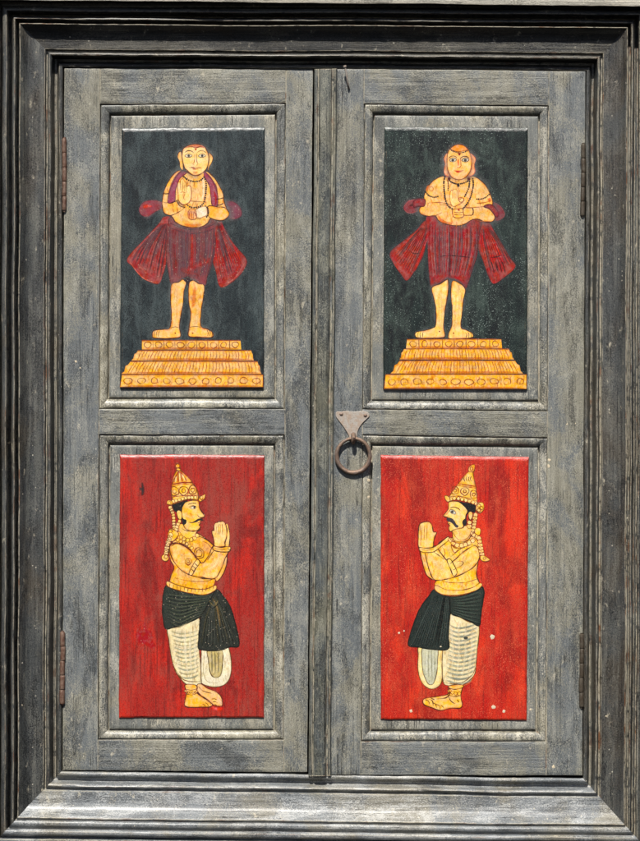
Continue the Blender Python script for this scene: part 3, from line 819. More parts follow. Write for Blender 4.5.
# ------------------------------------------------------------------ monk on the right door
def monk_right(p):
    p.to('painted_robe')
    p.T(385, 215, 4.74)
    lf = [(185, 30), (150, 70), (90, 120), (25, 178), (40, 230), (75, 280), (105, 310), (150, 250), (182, 190), (200, 110), (215, 30)]
    rf = [(455, 30), (445, 90), (440, 150), (465, 220), (485, 275), (512, 325), (560, 300), (618, 245), (590, 200), (555, 140), (520, 80), (490, 30)]
    sk = [(205, 0), (196, 80), (202, 160), (205, 230), (218, 344), (250, 330), (300, 302), (345, 315), (380, 348), (395, 320), (415, 255), (436, 190), (446, 90), (460, 20), (440, 0), (330, 20)]
    for q in (lf, rf, sk): p.halo(q, (64, 72, 74), 7, .55)
    p.fill(lf, (158, 48, 38), (76, 30, 30), .5, (132, 66, 64), 5, .7, glow=(124, 62, 56), gw=.7, ga=.6)
    p.fill(rf, (160, 48, 38), (76, 30, 30), .5, (132, 66, 64), 5, .7, glow=(124, 62, 56), gw=.7, ga=.6)
    p.fill(sk, (150, 44, 40), (76, 30, 30), .5, (116, 64, 68), 5, .7, glow=(108, 58, 58), gw=.8, ga=.6)
    rnd = random.Random(5)
    for i in range(16):
        t = i / 15; x = lerp(212, 434, t)
        p.soft([(x, 50), (x + rnd.uniform(-4, 4), 160), (lerp(222, 400, t), 290)], rnd.choice([(178, 40, 34), (110, 70, 74), (164, 32, 30), (122, 78, 82), (150, 34, 34)]), 3.0, .8)
    for i in range(8):
        t = i / 7
        p.soft([(lerp(170, 200, t), 60), (lerp(110, 195, t), 120), (lerp(45, 140, t), lerp(195, 270, t))], rnd.choice([(190, 52, 40), (120, 62, 60), (176, 42, 36)]), 3, .8)
        p.soft([(lerp(462, 490, t), 60), (lerp(462, 545, t), 130), (lerp(490, 600, t), lerp(290, 235, t))], rnd.choice([(196, 50, 36), (118, 60, 58), (184, 42, 34)]), 3, .8)
    for i in range(24):
        t = (i + .5) / 24; x = lerp(206, 440, t)
        p.line([(x, 40 + 10 * math.sin(t * 3)), (x + rnd.uniform(-3, 3), 160), (lerp(222, 396, t), 300 - 6 * math.sin(t * 3) + rnd.uniform(-10, 10))], rnd.choice([(84, 28, 30), (84, 28, 30), (180, 116, 108)]), .45, a=.7)
    for i in range(10):
        t = (i + .5) / 10
        p.line([(lerp(168, 205, t), 60), (lerp(105, 195, t), 125), (lerp(38, 120, t), lerp(195, 290, t))], (58, 20, 18), .5, a=.8)
        p.line([(lerp(458, 492, t), 50), (lerp(456, 548, t), 130), (lerp(486, 606, t), lerp(292, 232, t))], (58, 18, 16), .5, a=.8)
    p.line([(108, 160), (135, 182), (165, 180)], (60, 20, 20), .7); p.line([(480, 198), (520, 200), (560, 188)], (60, 20, 20), .8)
    p.line([(262, 196), (310, 192), (400, 200)], (60, 22, 24), .8)
    for x in (504, 522, 540, 556): p.line([(x, 222), (x + 8, 250), (x + 14, 272)], (40, 16, 16), .9)
    p.line([(303, 300), (308, 220), (306, 80)], (52, 18, 20), .8)
    p.soft([(325, 300), (350, 300), (378, 330)], (178, 24, 20), 6, .9)
    p.line([(218, 342), (255, 326), (300, 304), (350, 318), (380, 346)], (60, 16, 16), .9)
    p.T(375, 120, 4)
    p.fill([(116, 348), (136, 324), (175, 318), (204, 326), (205, 346), (180, 360), (150, 372), (126, 368)], (126, 50, 54), (150, 70, 70), .7, (170, 66, 60), 3, .8, glow=(100, 86, 88), gw=4, ga=.7)
    p.soft([(136, 345), (160, 336), (190, 336)], (60, 24, 26), 3, .7)
    p.fill([(440, 340), (470, 330), (500, 345), (518, 378), (500, 398), (480, 400), (462, 380)], (118, 52, 56), (134, 66, 66), .7, (150, 60, 60), 3, .8, glow=(100, 86, 88), gw=4, ga=.7)
    p.to('painted_legs')
    p.T(385, 215, 4.74)
    L1 = [(222, 345), (262, 326), (298, 306), (301, 345), (294, 400), (283, 460), (278, 530), (284, 575), (255, 582), (180, 584), (146, 578), (146, 556), (185, 548), (225, 536), (240, 520), (240, 440), (230, 390)]
    L2 = [(318, 316), (345, 318), (380, 350), (372, 400), (366, 460), (360, 530), (385, 545), (412, 560), (414, 580), (360, 586), (304, 586), (302, 560), (316, 520), (318, 440), (312, 380)]
    for L in (L1, L2): p.fill(L, (250, 200, 116), LINE, .75, (226, 140, 60), 3.0, .75, glow=(92, 98, 98), gw=5, ga=.65)
    p.soft([(262, 350), (262, 440), (262, 540)], (255, 216, 130), 5, .9)
    p.soft([(345, 350), (342, 440), (335, 540)], (255, 216, 130), 5, .9)
    p.line([(298, 308), (302, 345), (294, 400), (284, 450)], (80, 40, 20), .8)
    for x in (160, 170, 182): p.line([(x, 553), (x - 4, 564), (x - 3, 580)], LINE, .55)
    for x in (404, 392, 380): p.line([(x, 556), (x + 6, 566), (x + 4, 582)], LINE, .55)
    p.dot((258, 552), .8, (140, 60, 26)); p.dot((325, 560), .8, (140, 60, 26))
    p.line([(146, 583), (220, 588), (284, 582)], (64, 22, 12), .9); p.line([(302, 588), (360, 590), (414, 584)], (64, 22, 12), .9)
    p.to('painted_figure')
    p.T(415, 135, 8)
    trunk = [(280, 330), (220, 330), (150, 362), (100, 420), (72, 490), (75, 540), (35, 590), (45, 630), (100, 648), (160, 645), (190, 685), (250, 712), (340, 725), (400, 712), (450, 680), (500, 672), (560, 695), (620, 690), (640, 650), (612, 590), (580, 570), (620, 560), (612, 500), (570, 410), (520, 360), (460, 325), (400, 325)]
    p.fill(trunk, (242, 184, 104), LINE, .75, (226, 136, 50), 3.6, .75, glow=(104, 108, 106), gw=9, ga=.6)
    for a in ([(130, 430), (180, 470), (200, 520)], [(70, 590), (150, 590), (230, 580)], [(480, 620), (560, 640), (600, 660)], [(520, 420), (560, 450), (560, 480)], [(280, 660), (340, 690), (400, 670)]):
        p.soft(a, (250, 204, 124), 8, .6)
    for a in ([(180, 640), (220, 690), (300, 712)], [(110, 400), (90, 450)], [(590, 500), (600, 540)]):
        p.soft(a, (224, 110, 40), 4, .8)
    for sgn in (0, 1):
        e = [(252, 150), (232, 185), (240, 230), (232, 300), (262, 330)] if sgn == 0 else [(450, 150), (484, 190), (474, 240), (478, 300), (440, 330)]
        p.fill(e + [(290, 300), (280, 160)] if sgn == 0 else e + [(410, 300), (420, 160)], (236, 164, 110), (184, 90, 74), .5, (226, 130, 104), 1.6, .6, glow=(126, 124, 122), gw=7, ga=.7)
    head = [(262, 145), (280, 108), (315, 84), (350, 76), (392, 86), (420, 112), (440, 150), (452, 210), (448, 270), (430, 310), (395, 345), (350, 358), (305, 345), (275, 312), (260, 270), (256, 200)]
    p.fill(head, (242, 186, 108), (130, 60, 28), .75, (234, 146, 70), 2.8, .75, glow=(124, 116, 110), gw=5, ga=.5)
    p.fill([(284, 112), (315, 86), (350, 78), (392, 88), (420, 116), (385, 128), (350, 134), (315, 128)], (232, 140, 44), (120, 50, 26), .5)
    p.beads([(282, 112), (300, 128), (345, 142), (390, 138), (424, 122)], 0.74, 1.44, (70, 34, 26))
    p.fill([(345, 146), (356, 144), (366, 152), (358, 164), (348, 160)], (130, 24, 20))
    p.dot((320, 192), 1, (226, 130, 60))
    p.line([(268, 188), (290, 170), (318, 170), (334, 184)], LINE, .85); p.line([(366, 186), (384, 172), (412, 172), (434, 186)], LINE, .85)
    for cx in (302, 402):
        p.fill([(cx - 28, 202), (cx - 8, 184), (cx + 14, 184), (cx + 30, 198), (cx + 12, 214), (cx - 12, 214)], (200, 186, 158), LINE, .6)
        p.dot((cx, 201), 1.5, (66, 56, 50))
    p.soft([(345, 190), (346, 250)], (232, 120, 40), 3.5, .85)
    p.line([(362, 180), (366, 220), (366, 250), (350, 262), (334, 256)], (180, 74, 30), .7)
    p.line([(316, 286), (350, 290), (388, 284)], (190, 40, 30), 1.1); p.line([(328, 296), (350, 300), (376, 294)], (210, 80, 50), .9)
    p.line([(278, 318), (308, 346), (350, 358), (396, 346), (430, 314)], (150, 74, 34), .7)
    p.line([(352, 360), (352, 378)], (150, 80, 40), .4)
    # limbs
    for a in ([(100, 545), (170, 540), (240, 545), (290, 560)], [(45, 630), (110, 648), (170, 642), (215, 620)], [(380, 580), (450, 580), (520, 575), (590, 568)], [(460, 670), (520, 690), (600, 692)],
              [(195, 560), (250, 560), (290, 580)], [(490, 545), (560, 540), (612, 520)]):
        p.line(a, (150, 74, 34), .7)
    p.beads([(88, 458), (110, 484), (150, 498), (182, 492)], 0.84, 1.56, (50, 34, 28))
    p.beads([(494, 512), (530, 512), (566, 498), (592, 476)], 0.84, 1.56, (50, 34, 28))
    p.loop((130, 430), 2.2, 2.2, (210, 120, 60), .6)
    for b, hl in (([(-18, 540), (0, 518), (40, 508), (78, 515), (84, 545), (70, 572), (30, 572), (-5, 582), (-16, 568)], [(0, 545), (30, 535), (66, 538)]),
                  ([(548, 572), (570, 556), (612, 556), (640, 580), (668, 622), (660, 655), (642, 652), (622, 622), (590, 590), (562, 582)], [(575, 570), (615, 585), (648, 630)])):
        p.fill(b, (132, 52, 54), (90, 34, 36), .6, (96, 34, 38), 2.4, .7)
        p.soft(hl, (176, 70, 62), 3, .7)
    # raised hand between the strings
    hand = [(278, 520), (282, 460), (292, 440), (302, 446), (308, 432), (318, 436), (322, 430), (332, 440), (340, 448), (344, 500), (356, 520), (376, 500), (390, 516), (376, 540), (344, 560), (300, 570)]
    p.fill(hand, (252, 206, 124), (176, 96, 44), .55, (236, 156, 80), 1.6, .7)
    for x in (300, 314, 328): p.line([(x, 446), (x, 480), (x - 1, 510)], (180, 100, 48), .45)
    p.loop((370, 518), 2.8, 2.3, (176, 90, 40), .7)
    p.fill([(300, 600), (345, 590), (385, 588), (390, 640), (372, 660), (310, 656)], (246, 186, 96), (130, 56, 30), .6, (226, 120, 70), 2, .6)
    p.fill([(390, 586), (430, 584), (462, 590), (462, 636), (420, 642), (390, 636)], (240, 180, 96), (130, 56, 30), .6)
    for a in ([(312, 618), (350, 622), (384, 618)], [(312, 636), (350, 640), (380, 638)]): p.line(a, (150, 60, 34), .7)
    p.dot((350, 600), 1.0, (170, 40, 28))
    for q in ((255, 612), (292, 660), (330, 690), (372, 690), (300, 612)): p.line([q, (q[0] + 3, q[1] + 30), (q[0] - 6, q[1] + 55)], (206, 120, 60), .5)
    p.beads([(268, 350), (284, 372), (318, 388), (348, 392), (388, 384), (420, 370)], 0.84, 1.56, (44, 30, 26))
    p.dot((346, 404), 1.4, (50, 26, 22)); p.dot((272, 350), 1.6, (80, 34, 30)); p.dot((430, 352), 1.6, (80, 34, 30))
    p.beads([(238, 335), (230, 380), (234, 450), (244, 520), (266, 570), (304, 594)], 0.92, 1.75, (48, 34, 30))
    p.beads([(262, 360), (266, 400), (264, 440)], 0.68, 1.50, (90, 50, 40))
    p.beads([(462, 350), (466, 400), (452, 470), (430, 530), (400, 570), (384, 592)], 0.89, 1.69, (48, 34, 30))
    p.beads([(436, 372), (430, 420), (412, 462), (398, 490)], 0.89, 1.69, (60, 40, 34))
    p.beads([(462, 590), (466, 612), (462, 634)], 0.81, 1.50, (50, 34, 30))
    p.T(375, 250, 4)
    pedestal(p, (375, 250, 4), ((128, 505, 357, 124, 508, 394), (116, 535, 396, 98, 556, 438), (98, 560, 443, 62, 592, 494), (42, 606, 498, 36, 606, 556)), 8, 11, (242, 176, 66), (210, 112, 24))

# ------------------------------------------------------------------ crowned figure, left door (faces right)
def crowned_left(p):
    GL = (120, 56, 16)
    p.to('painted_robe')
    p.T(155, 555, 4.944)
    # white pleated trousers
    p.fill([(232, 460), (228, 520), (225, 600), (228, 630), (262, 648), (310, 652), (350, 636), (372, 600), (378, 540), (368, 470), (350, 452), (260, 455)], (232, 220, 186), (96, 66, 36), .8, (206, 184, 132), 3, .6)
    p.fill([(262, 470), (264, 520), (270, 570), (284, 600), (305, 606), (326, 592), (334, 540), (330, 470)], (196, 176, 120), (90, 66, 36), .7, (170, 150, 96), 2.4, .6)
    for x in (280, 296, 312): p.soft([(x, 475), (x + 2, 530), (x + 2, 585)], (130, 120, 86), 2, .8)
    p.fill([(62, 365), (68, 420), (80, 500), (100, 570), (130, 615), (160, 640), (222, 645), (228, 600), (226, 540), (218, 460), (222, 400), (218, 312), (160, 335), (110, 355)], (230, 214, 170), (96, 60, 30), .8, (206, 176, 116), 3.4, .6)
    rnd = random.Random(9)
    for i in range(12):
        y = 380 + i * 20; x0 = 72 + i * 4
        p.soft([(x0 + 4, y - 4), (lerp(x0, 220, .35), y + 9), (lerp(x0, 220, .7), y + 5), (218, y - 10)], rnd.choice([(150, 158, 132), (170, 166, 128), (140, 150, 130)]), 2.2, .75)
    for i in range(9):
        y = 372 + i * 26
        p.line([(80 + i * 5, y), (130 + i * 3, y + 10), (185, y + 6)], (150, 128, 80), .4, a=.6)
    for i in range(3): p.soft([(150 + i * 24, 350), (150 + i * 24, 480), (165 + i * 18, 600)], (250, 240, 206), 4, .5)
    p.line([(92, 548), (112, 590), (150, 620), (224, 626)], (96, 64, 30), .8)
    p.line([(98, 560), (130, 604), (170, 628), (226, 634)], (150, 110, 50), .5)
    p.line([(245, 470), (240, 560), (244, 600), (262, 626), (310, 632)], (180, 160, 120), .5)
    # dark sash: hip wrap and hanging end
    dk = (40, 47, 40)
    p.fill([(55, 152), (40, 200), (36, 270), (42, 330), (56, 366), (110, 352), (170, 332), (222, 308), (262, 280), (282, 240), (300, 195), (292, 178), (230, 196), (160, 182), (95, 168)], dk, (22, 24, 18), .8, (26, 32, 26), 3, .6)
    p.fill([(296, 180), (268, 230), (240, 280), (224, 310), (216, 400), (213, 458), (235, 470), (280, 474), (330, 470), (366, 456), (414, 452), (412, 400), (396, 330), (370, 250), (330, 192), (312, 172)], (38, 42, 36), (20, 20, 16), .8, (24, 26, 22), 3, .6)
    for i in range(9):
        t = i / 8
        p.soft([(48 + 3 * i, 190 + t * 130), (120, lerp(195, 345, t) + 6), (200, lerp(205, 310, t)), (lerp(285, 235, t), lerp(196, 296, t))], (84, 90, 70), 1.5, .75)
        p.line([(44 + 3 * i, 200 + t * 130), (120, lerp(205, 350, t) + 6), (200, lerp(215, 316, t)), (lerp(285, 235, t), lerp(206, 300, t))], (16, 20, 16), .5, a=.8)
    for i in range(11):
        t = i / 10
        p.soft([(300, 200), (lerp(255, 345, t), 300), (lerp(228, 402, t), 446)], rnd.choice([(74, 70, 46), (62, 66, 54), (80, 84, 74)]), 1.6, .7)
        p.line([(302, 204), (lerp(262, 350, t), 300), (lerp(234, 408, t), 450)], (14, 14, 10), .5, a=.8)
    p.soft([(282, 210), (304, 250), (318, 320), (322, 356)], (120, 96, 56), 2.6, .9)
    p.line([(268, 228), (292, 250), (312, 226)], (110, 96, 56), .9); p.line([(262, 246), (286, 262), (320, 236)], (14, 14, 10), .8)
    # feet
    p.to('painted_feet')
    p.fill([(210, 640), (232, 640), (262, 660), (300, 676), (326, 700), (334, 740), (322, 748), (290, 742), (262, 716), (226, 694), (208, 668)], (238, 182, 110), LINE, .75, (210, 114, 56), 2.6, .7)
    p.fill([(150, 642), (205, 645), (208, 680), (232, 700), (262, 720), (284, 738), (276, 750), (230, 752), (154, 750), (148, 720), (156, 680)], (244, 180, 90), LINE, .8, SKIN_D, 3, .7)
    p.soft([(300, 700), (322, 720), (326, 744)], (238, 200, 160), 4, .6)
    for a, b in (((236, 738), (250, 750)), ((248, 730), (264, 746)), ((258, 724), (278, 738)), ((280, 712), (306, 716)), ((286, 726), (310, 732)), ((294, 738), (304, 748))): p.line([a, ((a[0] + b[0]) / 2 + 2, (a[1] + b[1]) / 2 - 3), b], LINE, .8)
    p.beads([(150, 672), (170, 680), (195, 680), (210, 672)], .9, 1.8, (246, 190, 96), GL)
    p.line([(148, 662), (180, 668), (212, 660)], LINE, .7); p.line([(150, 684), (180, 692), (208, 684)], LINE, .7)
    p.line([(215, 650), (238, 672), (280, 684)], LINE, .7)
    p.soft([(275, 752), (310, 762), (340, 756)], (226, 64, 54), 6, .9)
    p.to('painted_figure')
    # trunk (4x crop coordinates)
    p.T(115, 450, 4)
    trunk = [(262, 330), (228, 372), (216, 400), (222, 440), (236, 470), (222, 510), (220, 545), (280, 560), (340, 572), (384, 560), (402, 520), (398, 480), (400, 420), (392, 380), (350, 345), (320, 330)]
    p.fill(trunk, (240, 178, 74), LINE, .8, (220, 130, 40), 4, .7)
    p.soft([(260, 500), (320, 520), (380, 520)], (250, 200, 110), 8, .6); p.soft([(350, 370), (378, 390), (370, 420)], (248, 170, 40), 8, .7)
    p.line([(240, 512), (300, 524), (370, 524), (402, 508)], (150, 80, 30), .6)
    # far arm and near arm meeting in folded palms
    p.fill([(434, 398), (448, 420), (446, 460), (430, 500), (408, 524), (396, 500), (404, 440), (414, 404)], (242, 184, 100), LINE, .75, SKIN_D, 2.5, .6)
    arm = [(218, 396), (228, 376), (252, 372), (290, 392), (322, 424), (342, 450), (356, 448), (376, 420), (396, 384), (452, 398), (440, 436), (424, 478), (398, 514), (350, 510), (300, 500), (262, 478), (232, 440)]
    p.fill(arm, (246, 188, 92), LINE, .9, (222, 132, 44), 3.6, .7)
    p.soft([(240, 400), (280, 430), (310, 470)], (252, 206, 124), 7, .7); p.soft([(350, 490), (400, 460), (420, 410)], (252, 208, 132), 6, .8)
    p.line([(250, 374), (292, 392), (322, 424), (344, 450)], LINE, 1.0)
    p.loop((293, 446), 3.0, 3.2, (150, 70, 26), .9); p.loop((293, 446), 1.3, 1.4, (150, 70, 26), .7)
    p.fill([(296, 494), (308, 500), (322, 476), (340, 450), (328, 438), (312, 460)], (248, 196, 112), LINE, .8)
    for t in (.2, .45, .7): p.line([(lerp(298, 328, t), lerp(484, 440, t)), (lerp(312, 340, t), lerp(496, 452, t))], LINE, .7)
    p.line([(318, 504), (350, 514), (398, 516)], LINE, .8)
    # hands
    p.T(155, 460, 8)
    p.fill([(570, 510), (590, 540), (598, 620), (590, 690), (560, 690), (545, 600)], (244, 190, 110), LINE, .8)
    hand = [(466, 620), (456, 585), (458, 560), (470, 566), (472, 530), (482, 504), (498, 500), (508, 492), (524, 492), (538, 488), (554, 496), (566, 515), (576, 560), (572, 620), (560, 660), (556, 692), (480, 690), (472, 655)]
    p.fill(hand, (248, 198, 122), LINE, .9, (228, 146, 66), 2.4, .7)
    for x in (488, 504, 520, 538): p.line([(x, 512), (x + 3, 550), (x - 1, 596)], (130, 66, 24), .6)
    p.fill([(468, 690), (520, 700), (586, 692), (604, 700), (596, 730), (540, 736), (472, 722)], (240, 180, 90), LINE, .85)
    for x in (596,): p.loop((x, 705), 1.4, 1.6, LINE, .7)
    p.line([(474, 706), (530, 716), (590, 710)], GL, .6)
    p.line([(470, 725), (440, 770), (420, 800)], LINE, .9); p.line([(350, 610), (400, 630), (470, 680)], LINE, .8)
    p.line([(380, 650), (420, 668), (462, 720)], (150, 76, 26), .6)
    # neck and head
    p.fill([(186, 540), (190, 510), (260, 520), (360, 550), (330, 580), (330, 630), (270, 640), (210, 620), (190, 580)], (246, 192, 98), LINE, .6, SKIN_D, 3, .6)
    face = [(218, 372), (240, 340), (290, 324), (345, 328), (354, 360), (356, 386), (380, 420), (398, 446), (384, 460), (366, 464), (378, 478), (362, 490), (366, 505), (352, 520), (364, 530), (352, 555), (320, 568), (270, 562), (240, 545), (224, 500), (212, 450)]
    p.fill(face, (248, 192, 92), LINE, .85, (230, 140, 50), 3, .65)
    p.soft([(240, 430), (280, 460), (320, 450)], (252, 214, 130), 7, .6); p.soft([(275, 440), (300, 430)], (236, 130, 30), 7, .5)
    p.fill([(140, 352), (200, 340), (262, 322), (240, 345), (224, 372), (214, 400), (210, 440), (188, 450), (172, 420), (150, 400)], (24, 22, 20))
    p.fill([(214, 446), (228, 470), (252, 480), (248, 510), (228, 518), (218, 495)], (24, 22, 20))
    p.fill([(176, 410), (196, 402), (212, 420), (216, 458), (206, 478), (188, 470), (176, 440)], (246, 190, 98), LINE, .7)
    p.line([(266, 356), (295, 346), (332, 348)], (60, 34, 20), .9)
    p.fill([(282, 384), (304, 370), (330, 376), (318, 390), (298, 392)], (220, 200, 160), LINE, .55); p.dot((316, 380), 1.15, (60, 40, 28))
    p.line([(270, 378), (300, 366), (330, 370)], (70, 36, 20), .8)
    p.line([(340, 440), (352, 455), (372, 462)], LINE, .7)
    p.fill([(378, 470), (350, 468), (325, 482), (300, 496), (268, 496), (290, 504), (330, 498), (356, 484), (386, 484)], (40, 30, 28))
    p.line([(342, 505), (356, 502), (366, 504)], (170, 60, 40), .7)
    p.line([(214, 545), (240, 562), (300, 572), (350, 560)], LINE, .8)
    # collar beads and ornaments
    p.beads([(192, 590), (220, 625), (270, 640), (320, 625), (348, 590)], 2.0, 3.4, (246, 190, 92), GL)
    p.beads([(182, 640), (215, 655), (255, 672), (290, 700), (310, 720)], 1.6, 3.0, (246, 190, 92), GL)
    for r in (5.4, 3.4): p.loop((352, 748), r, r, GL, .8)
    p.line([(130, 690), (165, 668), (215, 672), (262, 700), (310, 755), (335, 800)], (110, 36, 14), 1.3)
    # crown
    p.to('painted_crown')
    CG = (244, 186, 84)
    p.fill([(178, 80), (150, 130), (138, 190), (132, 260), (140, 320), (142, 352), (200, 334), (270, 314), (340, 318), (346, 270), (330, 225), (296, 180), (250, 125), (205, 80)], CG, GL, .9, (216, 120, 34), 4, .7)
    p.fill([(160, 140), (192, 84), (204, 84), (270, 142), (290, 176), (220, 178), (145, 192)], (236, 160, 56), GL, .7, (214, 110, 30), 3, .6)
    for a in ([(188, 92), (172, 130), (158, 180)], [(192, 92), (188, 130), (186, 178)], [(200, 92), (210, 130), (220, 170)], [(206, 92), (230, 130), (256, 170)], [(175, 110), (160, 145), (148, 180)]): p.line(a, (176, 70, 20), 1.3)
    for a in ([(196, 100), (198, 140), (200, 176)], [(214, 115), (232, 145), (240, 170)], [(170, 130), (166, 160), (164, 182)]): p.soft(a, (254, 226, 140), 2.2, .9)
    p.line([(142, 194), (220, 182), (296, 184)], (150, 50, 14), 1.3); p.line([(138, 206), (220, 194), (306, 196)], (200, 100, 30), .8)
    for (x, y) in ((158, 250), (230, 246), (302, 240)):
        p.loop((x, y), 4.2, 4.4, GL, .9); p.loop((x, y), 1.9, 2.0, GL, .8)
    for x in (194, 268): p.line([(x - 10, 220), (x, 250), (x - 8, 282)], (190, 84, 24), .9)
    p.line([(136, 296), (220, 286), (344, 282)], (160, 60, 16), 1.0)
    p.beads([(146, 330), (180, 322), (230, 308), (280, 300), (336, 300)], 1.6, 3.0, (250, 206, 120), GL)
    p.line([(144, 348), (200, 332), (270, 314), (340, 320)], GL, .8)
    p.loop((182, 48), 2.4, 2.9, (140, 60, 16), 1.0); p.dot((182, 48), 1.7, (236, 160, 70)); p.fill([(170, 75), (182, 64), (204, 74), (200, 84), (182, 84)], CG, GL, .7)
    p.fill([(350, 320), (356, 290), (380, 285), (402, 274), (398, 306), (374, 326), (360, 332)], CG, GL, .8); p.loop((372, 302), 1.4, 1.8, GL, .7)
    p.fill([(98, 350), (102, 324), (128, 324), (142, 345), (128, 362)], CG, GL, .8); p.loop((118, 344), 1.5, 1.5, GL, .7)
    # tassels behind the neck
    p.beads([(122, 380), (146, 440), (152, 520), (156, 552)], 1.9, 2.5, (246, 200, 120), GL)
    p.beads([(196, 490), (178, 530), (168, 560)], 1.8, 2.6, (246, 200, 120), GL)
    p.fill([(104, 590), (116, 552), (150, 556), (190, 590), (160, 640), (128, 650), (104, 620)], CG, GL, .8, (214, 120, 40), 2, .6); p.loop((124, 570), 1.7, 1.7, GL, .8)
    p.beads([(128, 600), (108, 650), (94, 710), (86, 760)], 2.2, 2.3, (246, 204, 130), GL)
    p.fill([(52, 775), (70, 755), (100, 760), (110, 790), (90, 810), (62, 800)], CG, GL, .8); p.loop((88, 775), 1.8, 1.8, GL, .8)
    # waist belt
    p.T(155, 555, 4.944)
    p.fill([(62, 130), (110, 148), (180, 166), (250, 168), (300, 150), (300, 172), (250, 196), (180, 190), (100, 170), (60, 152)], (242, 184, 92), GL, .8)
    for i in range(13):
        t = i / 12; x = lerp(74, 290, t); y = 143 + 34 * math.sin(t * 2.4 + .1) - 10 * t
        p.line([(x, y - 6), (x - 2, y + 14)], GL, .6)

# ------------------------------------------------------------------ crowned figure, right door (faces left)
def crowned_right(p):
    GL = (138, 66, 20)
    p.to('painted_robe')
    p.T(400, 555, 4.944)
    p.fill([(98, 450), (90, 500), (88, 560), (98, 610), (120, 645), (150, 662), (182, 655), (206, 625), (212, 560), (210, 500), (206, 455)], (240, 216, 150), (96, 60, 30), .8, (226, 170, 90), 3.2, .7)
    p.fill([(112, 460), (108, 520), (114, 580), (134, 630), (152, 642), (168, 630), (182, 580), (186, 520), (182, 460)], (190, 188, 158), (100, 70, 36), .7, (150, 152, 126), 2.4, .6)
    for x in (132, 148, 164): p.soft([(x, 470), (x, 540), (x + 2, 610)], (220, 220, 196), 2.6, .8); p.line([(x + 8, 470), (x + 8, 600)], (130, 130, 108), .5, a=.7)
    p.fill([(250, 290), (238, 360), (234, 450), (212, 470), (208, 560), (214, 630), (240, 646), (290, 648), (330, 630), (368, 590), (376, 540), (382, 470), (390, 350), (340, 330), (290, 305)], (228, 212, 168), (96, 60, 30), .8, (226, 186, 110), 3.4, .6)
    rnd = random.Random(19)
    for i in range(14):
        y = 345 + i * 21
        p.soft([(244 - i * 1.5, y), (280, y + 16), (330, y + 12), (384 - max(0, i - 8) * 5, y - 8)], rnd.choice([(136, 146, 134), (150, 158, 140), (120, 132, 124)]), 2.6, .85)
        p.line([(244 - i * 1.5, y + 8), (290, y + 22), (380 - max(0, i - 8) * 6, y + 2)], (170, 140, 84), .4, a=.6)
    for i in range(4): p.soft([(250 + i * 36, 330), (262 + i * 30, 480), (250 + i * 28, 610)], (248, 236, 196), 4, .4)
    p.dot((325, 410), 2.2, (60, 66, 60), ry=1.6, a=.9)
    p.line([(212, 630), (250, 636), (310, 628), (356, 594), (374, 552)], (120, 70, 30), .7); p.line([(368, 598), (340, 634), (290, 652)], (200, 130, 60), .6)
    dk = (30, 40, 36)
    p.fill([(172, 170), (140, 205), (100, 260), (70, 330), (48, 400), (42, 448), (90, 456), (150, 466), (236, 466), (240, 400), (244, 330), (252, 270), (256, 206), (220, 202)], dk, (14, 16, 14), .8, (18, 24, 22), 3, .5)
    p.fill([(250, 205), (246, 240), (252, 290), (290, 304), (340, 325), (390, 350), (400, 300), (410, 230), (416, 180), (406, 155), (385, 170), (350, 188), (300, 200)], (34, 44, 38), (16, 18, 14), .8, (20, 26, 22), 3, .5)
    for i in range(14):
        t = (i + .3) / 14
        p.soft([(lerp(165, 245, t), 200), (lerp(105, 240, t), 330), (lerp(54, 230, t), 448)], rnd.choice([(66, 78, 72), (54, 66, 62), (12, 16, 16)]), 1.7, .7)
        p.line([(lerp(170, 248, t), 200), (lerp(110, 242, t), 330), (lerp(58, 232, t), 452)], (8, 10, 10), .5, a=.8)
    for i in range(8):
        t = i / 7
        p.soft([(258, lerp(215, 285, t)), (320, lerp(206, 312, t)), (402 - 6 * t, lerp(180, 336, t))], (72, 84, 74), 1.7, .7)
        p.line([(258, lerp(222, 292, t)), (320, lerp(214, 318, t)), (404 - 8 * t, lerp(190, 342, t))], (10, 12, 10), .5, a=.8)
    p.to('painted_feet')
    p.fill([(240, 648), (246, 668), (232, 690), (180, 700), (126, 708), (112, 722), (122, 742), (160, 756), (200, 768), (250, 758), (298, 756), (308, 735), (300, 700), (308, 660), (314, 645), (280, 640)], (244, 184, 90), LINE, .8, SKIN_D, 3, .7)
    p.soft([(150, 720), (200, 712), (260, 706)], (252, 208, 126), 6, .7)
    for a in ([(125, 716), (140, 722), (146, 738)], [(142, 712), (160, 722), (164, 746)], [(160, 730), (176, 738), (180, 756)], [(178, 738), (196, 746), (198, 764)], [(150, 706), (170, 716)], [(236, 690), (250, 720), (272, 736)], [(282, 715), (292, 728)], [(200, 742), (214, 752), (216, 762)]): p.line(a, LINE, .85)
    p.line([(232, 655), (270, 664), (312, 656)], LINE, .8); p.beads([(244, 672), (270, 684), (298, 686)], 1.7, 3.4, (244, 188, 96), GL); p.line([(240, 692), (270, 700), (302, 696)], LINE, .8)
    p.line([(236, 660), (246, 685), (226, 706), (180, 712)], (90, 40, 20), .9)
    p.to('painted_figure')
    # trunk
    p.T(375, 450, 4)
    trunk = [(300, 352), (262, 366), (244, 400), (252, 440), (258, 500), (238, 535), (252, 552), (300, 570), (350, 568), (410, 556), (420, 540), (406, 500), (412, 450), (418, 400), (410, 360), (380, 344), (330, 350)]
    p.fill(trunk, (246, 196, 90), LINE, .8, (226, 140, 50), 4, .7)
    p.soft([(290, 380), (310, 440), (300, 500)], (250, 214, 110), 9, .7); p.soft([(390, 440), (392, 500), (388, 540)], (252, 200, 60), 6, .7)
